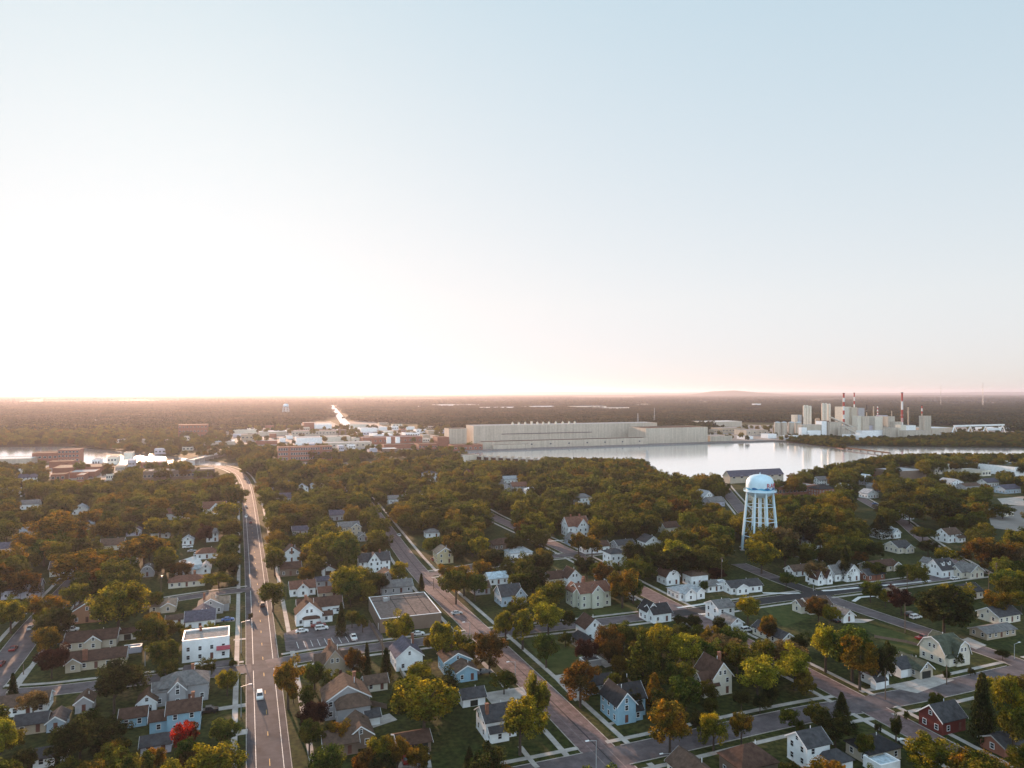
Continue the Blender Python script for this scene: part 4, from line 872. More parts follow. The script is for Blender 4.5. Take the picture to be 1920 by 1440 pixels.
def conveyor(label, a, b, za, zb):
    A = G(*a); Bp = G(*b); r = tag(empty('conveyor', (A.x, A.y, 0)), label, 'conveyor'); d = Bp-A; k = MB(); k.cyl((0, 0, za), (d.x, d.y, zb), 2, n=4); k.build('gallery', MW['concrete'], r)
    for t in (.25, .5, .75): k = MB(); k.cyl((d.x*t, d.y*t, 0), (d.x*t, d.y*t, za+(zb-za)*t-1.5), .6, n=4); k.build('leg', STEEL, r)
conveyor('sloping conveyor gallery in front of the works', (1576,818), (1614,824), 22, 8); conveyor('conveyor from the tall right silos to the boilers', (1556,817), (1600,818), 38, 18)
# log-yard gantry on V legs
A = G(1783,815.5); P, L = span(1783, 815.5, 1886); r = tag(empty('gantry', A, PHI), 'white log-yard gantry bridge standing on V-shaped legs', 'gantry'); hg = 20
k = MB(); k.box(L*.06, L*.96, -2, 2, hg-3.2, hg); k.build('girder', MW['white'], r)
for i, (f0, f1) in enumerate(((.06, 0), (.07, .12), (.34, .28), (.34, .40), (.62, .56), (.62, .68), (.93, .87), (.94, 1.0))):
    k = MB(); k.cyl((L*f0, 0, hg-3.2), (L*f1, 0, 0), 1.1, n=5); k.build('leg', MW['white'], r)
def mast(label, x, yb, yt, wd=1.2, name='radio_mast', cat='mast', cross=0, yreal=None):
    P = G(x, yb); h = CH-(yt-HY)*P.y/F; r = tag(empty(name, P, .4), label, cat); k = MB(); n = 8
    for sx, sy in ((-1,-1),(1,-1),(1,1),(-1,1)): k.cyl((sx*wd, sy*wd, 0), (sx*wd*.2, sy*wd*.2, h), .12*wd, n=4)
    for i in range(n):
        z = h*i/n; z2 = h*(i+1)/n; a = wd*(1-.8*i/n); b = wd*(1-.8*(i+1)/n)
        for s in (-1, 1): k.cyl((-a, s*a, z), (b, s*b, z2), .07*wd, n=3); k.cyl((s*a, a, z), (s*b, -b, z2), .07*wd, n=3)
    k.build('lattice', STEEL, r)
    for i in range(cross): k = MB(); k.box(-4+i, 4-i, -.2, .2, h*(.82+.07*i), h*(.82+.07*i)+.3); k.build('cross_arm', STEEL, r)
    return r
mast('grey steel mast behind the long mill roof', 1196, 800, 775, 2.2); mast('thin steel mast right of the mill mast', 1227, 797, 765, 1.6)
mast('steel power pylon at the end of the dam spit', 1213, 868, 844, 2.2, 'pylon', 'pylon', 2); mast('slim radio mast against the far right sky', 1843, 764, 717, 3); mast('faint second radio mast near the right horizon', 1764, 763, 722, 2)
mast('pylon on the near shore of the footbridge', 1678, 874, 851, 1.6, 'pylon', 'pylon', 2)
# ------------------------------------------------------------------ water towers
def water_tower(px, py, label, top, rad, text):
    c = G(px, py); r = tag(empty('water_tower', c), label, 'water tower'); landmark(px, 960, label)
    zb = top-9.9; zt = top
    pr = [(1.2, zb-3.3), (3, zb-3.1), (rad*.66, zb-2.2), (rad*.9, zb-.9), (rad, zb+.5)]; 
    k = MB(); k.lathe(pr, 48); k.build('tank_bottom', WHITEP, r, smooth=True)
    pr = [(rad, zb+.5), (rad*1.004, zb+2.5), (rad*.995, zb+4.6), (rad*.965, zb+6.0), (rad*.88, zb+7.5), (rad*.72, zb+8.7), (rad*.5, zb+9.4), (rad*.25, zb+9.8), (.35, top)]
    k = MB(); k.lathe(pr, 64); k.build('tank', WHITEP, r, smooth=True)
    k = MB(); k.cyl((0, 0, top), (0, 0, top+.9), .3, n=10); k.build('finial', WHITEP, r)
    k = MB(); k.lathe([(rad+.02, zb+.35), (rad+1.25, zb+.35), (rad+1.25, zb+.5), (rad+.02, zb+.5)], 48)
    bal = k.build('balcony', WHITEP, r); k = MB()
    for z in (.55, 1.1):
        for i in range(40):
            a, b = 2*math.pi*i/40, 2*math.pi*(i+1)/40; q = rad+1.2; k.cyl((q*math.cos(a), q*math.sin(a), zb+.5+z), (q*math.cos(b), q*math.sin(b), zb+.5+z), .035, n=4, caps=False)
    for i in range(40):
        a = 2*math.pi*i/40; q = rad+1.2; k.cyl((q*math.cos(a), q*math.sin(a), zb+.5), (q*math.cos(a), q*math.sin(a), zb+1.6), .035, n=4, caps=False)
    k.build('railing', WHITEP, bal)
    k = MB(); k.cyl((0, 0, 0), (0, 0, zb-3.0), .95, n=20); k.build('riser_pipe', WHITEP, r, smooth=False)
    nl = 8; rb = rad*1.38; zt_ = zb+.6
    def pt(i, z):
        t = z/zt_; q = rb+(rad-.3-rb)*t; a = 2*math.pi*(i+.15)/nl; return (q*math.cos(a), q*math.sin(a), z)
    for i in range(nl):
        k = MB(); k.cyl(pt(i, 0), pt(i, zt_), .55, .5, n=14); lg = k.build('leg', WHITEP, r, smooth=False)
        k = MB(); p = pt(i, 0); k.box(p[0]-1.1, p[0]+1.1, p[1]-1.1, p[1]+1.1, -.2, .5); k.build('footing', CONC, lg)
    for z in (zt_*.25, zt_*.5, zt_*.75):
        k = MB()
        for i in range(nl): k.cyl(pt(i, z), pt(i+1, z), .2, n=6)
        k.build('strut_ring', WHITEP, r)
    k = MB()
    for j, (z0, z1) in enumerate(((.6, zt_*.25), (zt_*.25, zt_*.5), (zt_*.5, zt_*.75), (zt_*.75, zt_-1.5))):
        for i in range(nl):
            k.cyl(pt(i, z0), pt(i+1, z1), .05, n=4); k.cyl(pt(i+1, z0), pt(i, z1), .05, n=4)
    k.build('cross_rods', STEEL, r)
    k = MB(); q = pt(2, 0); q2 = pt(2, zt_)
    k.cyl((q[0]*1.08, q[1]*1.08, 0), (q2[0]*1.14, q2[1]*1.14, zt_), .08, n=4); k.build('ladder', STEEL, r)
    # blue wave painted round the shell, and the lettering
    view = math.atan2(-c.y, -c.x)      # direction back to the camera
    if text:
        blue = mat('wave_blue', (.05,.3,.5), .4, .1, .5); dark = mat('wave_dark', (.02,.13,.3), .4, 0)
        def curl(m_, base, pts):       # pts: (angle deg from view, height) outline
            vs = []
            for a, z in pts:
                t = view+R(a); vs.append((c_ := (rad*1.004+.05)*math.cos(t), (rad*1.004+.05)*math.sin(t), zb+z))
            n = len(vs); m_.add(vs, [[i, i+1, n-2-i, n-1-i] for i in range(n//2-1)])
        k = MB(); top_ = []; bot_ = []
        for i in range(97):
            a = -80+2.5*i*.9; u_ = i/6.0; amp = .42+.3*math.sin(u_*.9)
            top_.append((a, 2.35+.38*math.sin(u_*1.25)+.1*math.sin(u_*3.1))); bot_.append((a, 1.75-.3*amp+.18*math.sin(u_*1.25+.9)))
        curl(k, 0, top_+bot_[::-1]); k.build('wave_stripe', blue, r)
        k = MB()
        for i0 in (-22, 30, 66, 100):
            tp = []; bt = []
            for i in range(13):
                s = i/12; tp.append((i0+26*s-13, 2.5+.6*math.sin(math.pi*s)-.1*s)); bt.append((i0+26*s-13, 2.2-.55*math.sin(math.pi*s)*(1-.3*s)))
            vs = [((rad*1.004+.09)*math.cos(view+R(a)), (rad*1.004+.09)*math.sin(view+R(a)), zb+z) for a, z in tp+bt[::-1]]; n = len(vs)
            k.add(vs, [[i, i+1, n-2-i, n-1-i] for i in range(n//2-1)])
        k.build('wave_crest', dark, r)
        cu = bpy.data.curves.new('lettering', 'FONT'); cu.body = 'RAPIDS'; cu.size = 3.5; cu.extrude = .04; cu.space_character = 1.05; cu.resolution_u = 3
        to = bpy.data.objects.new('tmp', cu); COL.objects.link(to); dg = bpy.context.evaluated_depsgraph_get(); me = bpy.data.meshes.new_from_object(to.evaluated_get(dg)); COL.objects.unlink(to); bpy.data.objects.remove(to)
        import bmesh
        bm = bmesh.new(); bm.from_mesh(me); bmesh.ops.triangulate(bm, faces=bm.faces[:]); bmesh.ops.subdivide_edges(bm, edges=[e for e in bm.edges if e.calc_length() > .5], cuts=1); 
        for v in bm.verts:
            t = view+R(27)+v.co.x/rad; q = rad*1.004+.12+v.co.z; v.co = Vector((q*math.cos(t), q*math.sin(t), zb+3.0+v.co.y))
        bm.to_mesh(me); bm.free(); me.materials.clear(); me.materials.append(mat('lettering_red', (.4,.03,.05), .5, 0)); me.name = 'lettering'
        link('lettering', me, r)
    return r
water_tower(1425, 1031, 'pale blue water tower on eight legs with RAPIDS lettering', 42.3, 7.55, True)
water_tower(536, 779, 'distant water tower with a blue dome in the haze', 45, 10.5, False)
CLEAR.append((1400, 890, 1452, 1025, 405)); CLEAR.append((1388, 1000, 1400, 1045, 405))
# awning on the corner shop
c = [o for o in COL.objects if o.name.startswith('shop_building')][0]
k = MB(); k.ext([(0, 0), (-1.2, -.9), (-1.2, -1.1), (0, -.1)], 0, 4.2, 'x', 0, (3.2, -5.52, 4.2)); k.build('awning', mat('awning_red', (.32,.06,.08), .8, .1), c)
# rooftop unit on the flat commercial building
c = [o for o in COL.objects if o.name.startswith('commercial_building')][0]
k = MB(); k.box(-6.5, -4.8, 8, 9.8, 4.76, 6.0); k.cyl((-4.3, 9, 4.76), (-4.3, 9, 6.2), .35, n=8); k.build('rooftop_unit', STEEL, c)
link('door', simple_mesh('door', 1.3, 2.3, TRIM), c, (-11.5, -11, .3), -math.pi/2)
for x in (-3.2, 2.4, 7.8): k = MB(); k.box(x-.12, x+.12, -14.3, 14.3, 4.752, 4.80); k.build('roof_seam', MR['black'], c)
k = MB(); k.box(-11, 11, 9.2, 9.5, 4.803, 4.9); k.build('roof_seam', MR['dgrey'], c)
# ------------------------------------------------------------------ vehicles
CARP = dict(white=(.7,.71,.72), silver=(.42,.44,.46), red=(.17,.015,.015), black=(.015,.015,.017), blue=(.05,.14,.38), grey=(.13,.14,.15))
MC = {k: mat('car_paint_'+k, v, .3, 0, spec=.6) for k, v in CARP.items()}; RUB = mat('rubber', (.02,.02,.02), .9, 0); LAMPM = mat('headlight_lens', (.6,.6,.55), .15, 0); TAIL = mat('tail_light', (.4,.02,.02), .3, 0)
CP = dict(sedan=(4.6, 1.78, [(-2.3,.35),(-2.3,.85),(-1.6,.95),(-1.15,.97),(.95,.98),(2.1,.8),(2.3,.6),(2.3,.35)], [(-1.55,.95),(-.95,1.42),(.35,1.42),(1.1,.96)]),
          suv=(4.8, 1.9, [(-2.4,.4),(-2.4,1.05),(1.2,1.1),(2.25,.98),(2.4,.7),(2.4,.4)], [(-2.3,1.05),(-2.05,1.75),(.6,1.75),(1.3,1.08)]),
          pickup=(5.5, 1.95, [(-2.75,.5),(-2.75,1.1),(-.6,1.1),(1.5,1.15),(2.65,1.05),(2.75,.7),(2.75,.5)], [(-.75,1.1),(-.6,1.8),(.85,1.8),(1.5,1.13)]))
_car = {}
def car(px, py, hd, col, kind, label):
    L, W, body, cab = CP[kind]; key = (kind, col)
    if key not in _car:
        b = MB(); b.ext(body[::-1], -W/2, W/2, 'y', 0); 
        top = MB(); n = len(cab); w0, w1 = W/2-.08, W/2-.26
        vs = []
        for s in (-1, 1):
            for t, z in cab: vs.append((t, s*(w0 if z < 1.2 else w1), z))
        g = MB(); g.add(vs, [[0,1,5,4],[2,3,7,6],[0,4,7,3],[0,3,2,1],[4,5,6,7]]); zt = cab[1][1]
        b.box(cab[1][0], cab[2][0], -w1, w1, zt, zt+.05)
        for t, z in ((cab[1][0], zt),):
            for s in (-1, 1): b.cyl((cab[0][0], s*(w0+.02), cab[0][1]), (cab[1][0], s*(w1+.01), zt), .05, n=4); b.cyl((cab[3][0], s*(w0+.02), cab[3][1]), (cab[2][0], s*(w1+.01), zt), .05, n=4); b.cyl((-.2, s*(w0+.02), cab[0][1]), (-.2, s*(w1+.01), zt), .05, n=4)
        wh = MB(); wh.cyl((0, -.12, 0), (0, .12, 0), .34, n=14)
        hl = MB(); hl.box(-.04, .04, -.2, .2, -.08, .08); tl = MB(); tl.box(-.04, .04, -.15, .15, -.1, .1)
        # the profile is laid along x
        bb = MB(); bb.ext(body[::-1], -W/2, W/2, 'y', 0)
        _car[key] = (b.mesh('body', [MC[col]]), g.mesh('windows', [GLASS]), wh.mesh('wheel', [RUB]), hl.mesh('headlight', [LAMPM]), tl.mesh('tail_light', [TAIL]))
    me = _car[key]; r = tag(empty('parked_car' if hd[0] != 'd' else 'moving_car', G(px, py)+Vector((0, 0, .06)), 0), label, 'car', 'cars in the streets and drives')
    an = {'A': PHI+math.pi/2, 'T': PHI-math.pi/2, 'B': PHI, 'W': PHI+math.pi}[hd[-1]]; r.rotation_euler = (0, 0, an); landmark(px, py, label)
    link('body', me[0], r); link('windows', me[1], r)
    for x in (-L*.31, L*.31):
        for s in (-1, 1): link('wheel', me[2], r, (x, s*(W/2-.1), .34))
    for s in (-1, 1): link('headlight', me[3], r, (L/2+.01, s*W*.36, .72)); link('tail_light', me[4], r, (-L/2-.01, s*W*.38, .8))
for a in [(487,1309,'dT','white','suv','white van driving towards us on the main road'), (492,1137,'dA','black','suv','dark car casting a long shadow on the main road'),
 (461,951,'dT','silver','sedan','silver car farthest up the glowing main road'), (461.5,970,'dT','white','sedan','white car following on the glowing main road'), (470,981,'dA','red','sedan','red car with lit tail lights on the main road'),
 (856,1152,'B','silver','sedan','silver sedan crossing the brick street'), (566,1186,'B','white','sedan','white sedan at the edge of the car park'), (597,1176,'B','red','pickup','red pickup beside the white porch'),
 (603,1181,'B','white','suv','white wagon nearest the white porch'), (663,1199,'A','white','pickup','white pickup at the car park entrance'), (784,1191,'B','white','sedan','white car behind the tree by the flat roof'),
 (1083,1196,'A','silver','sedan','silver car on the gravel drive by the open lawn'), (782,1430,'A','silver','suv','silver hatchback before the dark carport'), (760,1428,'A','red','sedan','dark red car left of the silver hatchback'),
 (149,1320,'A','white','suv','white van on the drive behind the big dark tree'), (382,1249,'B','white','pickup','white pickup beside the corner shop'), (390,1337,'B','black','pickup','black pickup with white bed cover'),
 (427,1164,'B','blue','sedan','bright blue car on the short drive'), (134,1184,'B','white','suv','white truck beside the beige cottage'), (25,1219,'A','red','sedan','dark red car on the left street'),
 (1,1248,'A','red','sedan','red car cut by the left edge'), (57,1180,'A','silver','sedan','silver car up the left street'), (908,1263,'B','grey','sedan','grey car beside the bright blue house'),
 (1184,1125,'A','silver','suv','silver wagon parked by the pale sage house'), (1400,1184,'B','white','suv','white wagon at the attached garage'), (1700,1398,'A','white','sedan','white car at the bottom right corner'),
 (1730,1199,'B','red','pickup','red pickup in the pale drive on the right'), (1748,1200,'A','blue','sedan','blue car beside the red pickup'), (1790,1087,'B','white','sedan','white car before the dormer house'),
 (1717,1160,'B','white','suv','white car under the big dark tree'), (1707,1155,'B','black','suv','black car beside the white one under the dark tree'), (1640,946,'B','blue','sedan','blue car in front of the white gabled house'),
 (150,892,'B','white','sedan','white car in the downtown lot, leftmost'), (170,896,'B','black','sedan','dark car in the downtown lot'), (183,888,'B','silver','sedan','silver car at the back of the downtown lot'), (240,893,'B','white','suv','white wagon at the right of the downtown lot'),
 (352,1028,'B','white','pickup','white truck beside the white garage'), (360,1035,'B','silver','sedan','silver car before the white garage'), (372,1042,'B','white','suv','white wagon on the concrete yard'),
 (812,1053-2,'A','red','sedan','red car beside the ochre gabled house'), (1808,925,'B','white','suv','white wagon by the pale barn'), (1840,928,'B','white','sedan','white car in the top right yards'), (1370,1035,'B','white','sedan','white car behind the tree left of the tower'),
 (1565,1166,'A','black','sedan','dark car by the small white gabled garage'), (748,1005,'A','white','sedan','white car far up the brick street'), (1650,1440,'B','white','sedan','white car by the black hip-roofed house')]:
    car(*a)
# ------------------------------------------------------------------ lamps, poles, fences, hedges
def lamp(px, py, yt, side, label):
    P = G(px, py); h = CH-(yt-HY)*P.y/F; r = tag(empty('street_lamp', P, PHI), label, 'street lamp', 'tall street lamps'); landmark(px, (py+yt)/2, label)
    k = MB(); k.cyl((0, 0, 0), (0, 0, h-.3), .13, .07, n=8); k.build('post', STEEL, r)
    k = MB(); k.cyl((0, 0, h-.35), (side*2.2, 0, h), .05, n=6); k.build('arm', STEEL, r)
    k = MB(); k.box(*sorted((side*1.9, side*2.8)), -.17, .17, h-.06, h+.1); k.build('lamp_head', TRIM, r)
for a in [(1118,1448,1386,-1,'street lamp at the bottom intersection'), (966,1284,1239,-1,'street lamp beside the brick street bushes'), (881,1200,1165,-1,'street lamp near the crossing of the brick street'),
          (1785+117,1236,1206,1,'street lamp by the right-hand street'), (1256,1432,1410,-1,'street lamp under the bottom right tree'), (1525,1108,1094,-1,'street lamp at the dark crossing'),
          (272,1290-40,1215,1,'street lamp behind the big dark tree'), (452,1345,1285,1,'pale slim lamp on the left verge'), (452,1225,1165,1,'upper slim lamp on the left verge')]: lamp(*a)
def upole(px, py, yt, label, arms=2):
    P = G(px, py); h = CH-(yt-HY)*P.y/F; r = tag(empty('utility_pole', P, PHI+.3), label, 'utility pole', 'wooden utility poles'); landmark(px, (py+yt)/2, label)
    k = MB(); k.cyl((0, 0, 0), (0, 0, h), .17, .11, n=8); k.build('post', POLE, r)
    for i in range(arms):
        k = MB(); k.box(-1.3, 1.3, -.07, .07, h-.5-i*1.1, h-.36-i*1.1)
        for x in (-1.2, -.6, .6, 1.2): k.cyl((x, 0, h-.36-i*1.1), (x, 0, h-.15-i*1.1), .05, n=5)
        k.build('cross_arm', POLE, r)
    if arms == 1: k = MB(); k.cyl((.3, 0, h-2), (.3, 0, h-1.1), .28, n=10); k.build('transformer', STEEL, r)
for a in [(302,1118,1075,'utility pole with transformer by the cross street',1), (77,1125,1100,'utility pole by the purple-roofed house',2), (717,1232,1190,'utility pole by the car park street',0), (1775,1284,1247,'utility pole by the twin garages',0),
          (1660,1312,1253,'utility pole at the corner before the small white house',0), (1697,1186,1130,'utility pole on the right street verge',0), (1353,1098,1045,'utility pole left of the water tower foot',1), (1868,1110,1055,'double-armed pole by the yellow trees',2),
          (1854,1112,1070,'pole with crossbar right of the gabled house',1), (44,1290-25,1245,'utility pole at the left street corner',0), (1870,1150,1110,'slim pole through the pale orange tree',0), (610,1085,1048,'utility pole among the golden trees',1),
          (1701,1108,1072,'utility pole before the brown ranch',0), (832,985,970,'small pole in the central trees',0), (1012,1030,1018,'pole by the dark spruce',0), (1713,1010,988,'pole beside the right street',0), (813,1105,1085,'pole at the crossing of the brick street',0)]: upole(*a)
# lead wires from the first pole pair are left out: too thin to see from here
def fence(pts, h_, m, label, name='fence', cat='fence'):
    P = [G(a, b) for a, b in pts]; r = tag(empty(name, P[0]), label, cat)
    for i in range(len(P)-1):
        d = P[i+1]-P[i]; L = d.length; an = math.atan2(d.y, d.x); q = P[i]-P[0]; k = MB(); k.box(0, L, -.03, .03, .1, h_); k.build('panel', m, r, q, an)
        for j in range(int(L/2.4)+1): k = MB(); k.box(-.07+j*2.4, .07+j*2.4, -.07, .07, 0, h_+.12); k.build('post', m, r, q, an)
fence([(692,1170),(715,1210),(722,1222)], 1.6, MW['brown'], 'wooden fence left of the flat-roofed building'); fence([(1100,1212),(1140,1240),(1155,1252)], 1.7, MW['brown'], 'board fence along the gravel drive')
fence([(737,1236),(748,1256),(758,1275)], 1.3, MW['tan'], 'low fence beside the slate-roofed white house'); fence([(1640,1196),(1700,1206),(1760,1222)], 1.0, MW['brown'], 'brown wire fence behind the open lawn')
fence([(1675,1262),(1690,1268)], 1.5, MW['brown'], 'short fence left of the twin garages')
fence([(690,1322),(725,1330)], 1.5, MW['brown'], 'dark board fence behind the craftsman house')
# ------------------------------------------------------------------ trees
def leaf_arrays(cent, rad, nper, size, rng, droop=0.0, seed_up=.35):
    V = []; 
    for (c, r) in zip(cent, rad):
        n = nper; d = rng.normal(size=(n, 3)); d /= np.linalg.norm(d, axis=1)[:, None]
        p = c+d*(r*rng.uniform(.55, 1.05, (n, 1)))
        nm = d*.8+rng.normal(size=(n, 3))*.45; nm[:, 2] += seed_up; nm /= np.linalg.norm(nm, axis=1)[:, None]
        t = np.cross(nm, rng.normal(size=(n, 3))); t /= np.linalg.norm(t, axis=1)[:, None]; b = np.cross(nm, t)
        s = size*rng.uniform(.6, 1.35, (n, 1)); t *= s; b *= s*.7
        V.append(np.stack([p-t, p-b*.9, p+t, p+b*.9], 1))
    return np.concatenate(V).reshape(-1, 3)
def quads_mesh(name, V, m):
    n = len(V)//4; me = bpy.data.meshes.new(name); me.vertices.add(n*4); me.vertices.foreach_set('co', V.astype(np.float32).ravel())
    me.loops.add(n*4); me.loops.foreach_set('vertex_index', np.arange(n*4, dtype=np.int32)); me.polygons.add(n)
    me.polygons.foreach_set('loop_start', np.arange(0, n*4, 4, dtype=np.int32)); me.update(calc_edges=True); me.validate(); me.materials.append(m); return me
def crown_v(seed, nc, nper, size, shape='round'):
    rng = np.random.default_rng(seed); cent = []; rad = []
    bump = rng.normal(size=(9, 3)); bump /= np.linalg.norm(bump, axis=1)[:, None]; amp = rng.uniform(-.38, .34, 9)
    for i in range(nc):
        if shape in ('conifer', 'pine'):
            t = (i+.5)/nc; lv = t**.8 if shape == 'conifer' else t; z = -1+2*lv; r = (1-lv)**(.9 if shape == 'conifer' else .55)*.86+.04; a = i*2.4+rng.uniform(0, .6)
            rr = r*rng.uniform(.45, .8); cent.append((rr*math.cos(a), rr*math.sin(a), z-.05*r)); rad.append((.13+.26*r)*(1 if shape == 'conifer' else rng.uniform(.7, 1.15))); continue
        z = rng.uniform(-.72, .95) if shape != 'vase' else rng.uniform(-.35, .95); a = rng.uniform(0, 2*math.pi); q = math.sqrt(max(0, 1-z*z))
        if shape == 'oval': q = max(.12, q)**.9
        if shape == 'column': q = .6+.4*q
        if shape == 'vase': q = math.sqrt(max(0, 1-((z-.15)/.95)**2))*(1.0 if z > 0 else 1+z*.8)
        d = np.array((q*math.cos(a), q*math.sin(a), z)); k = 1+sum(am*max(0, float(np.dot(b, d)))**2 for am, b in zip(amp, bump))
        rr = rng.uniform(.5, .82) if i % 4 else rng.uniform(.1, .5)
        cent.append(tuple(d*rr*k)); rad.append(rng.uniform(.16, .29) if i % 4 else rng.uniform(.28, .42))
    V = leaf_arrays(np.array(cent), np.array(rad), nper, size, rng)
    # loose sprays that roughen the outline
    return V
DUM = ML['olive']
NEAR_ = {'round': [quads_mesh('crown', crown_v(10+i, 44, 210, .042), DUM) for i in range(5)], 'oval': [quads_mesh('crown', crown_v(30+i, 52, 190, .043, 'oval'), DUM) for i in range(3)],
         'vase': [quads_mesh('crown', crown_v(50+i, 44, 150, .04, 'vase'), DUM) for i in range(2)], 'conifer': [quads_mesh('crown', crown_v(60+i, 60, 110, .05, 'conifer'), DUM) for i in range(2)],
         'pine': [quads_mesh('crown', crown_v(70, 46, 120, .05, 'pine'), DUM)], 'column': [quads_mesh('crown', crown_v(80, 40, 120, .05, 'column'), DUM)]}
def trunk_mesh(seed, kind):
    rng = random.Random(seed); m = MB(); top = .55 if kind == 'b' else .95
    m.cyl((0, 0, -.01), (0, 0, .3), .028, .02, 8, caps=False); m.cyl((0, 0, .3), (rng.uniform(-.02, .02), rng.uniform(-.02, .02), top), .02, .008, 7, caps=False)
    if kind == 'b':
        for i in range(7):
            a = i*.9+rng.random(); z = .26+.05*i; r = rng.uniform(.16, .26); m.cyl((0, 0, z), (r*math.cos(a), r*math.sin(a), z+rng.uniform(.15, .28)), .011, .004, 5, caps=False)
    return m.mesh('trunk', [BARK])
TR = [trunk_mesh(i, 'b') for i in range(3)]; TRC = trunk_mesh(9, 'c')
TREES = []    # (x, y, height, radius, colour, shape, cx_px, cy_px, width_px, manual)
def add_tree(P, h, r, col, shape, man=False):
    c = PX((P.x, P.y, h*.6)); TREES.append((P.x, P.y, h, r, col, shape, c[0], c[1], 2*r*F/P.y, man))
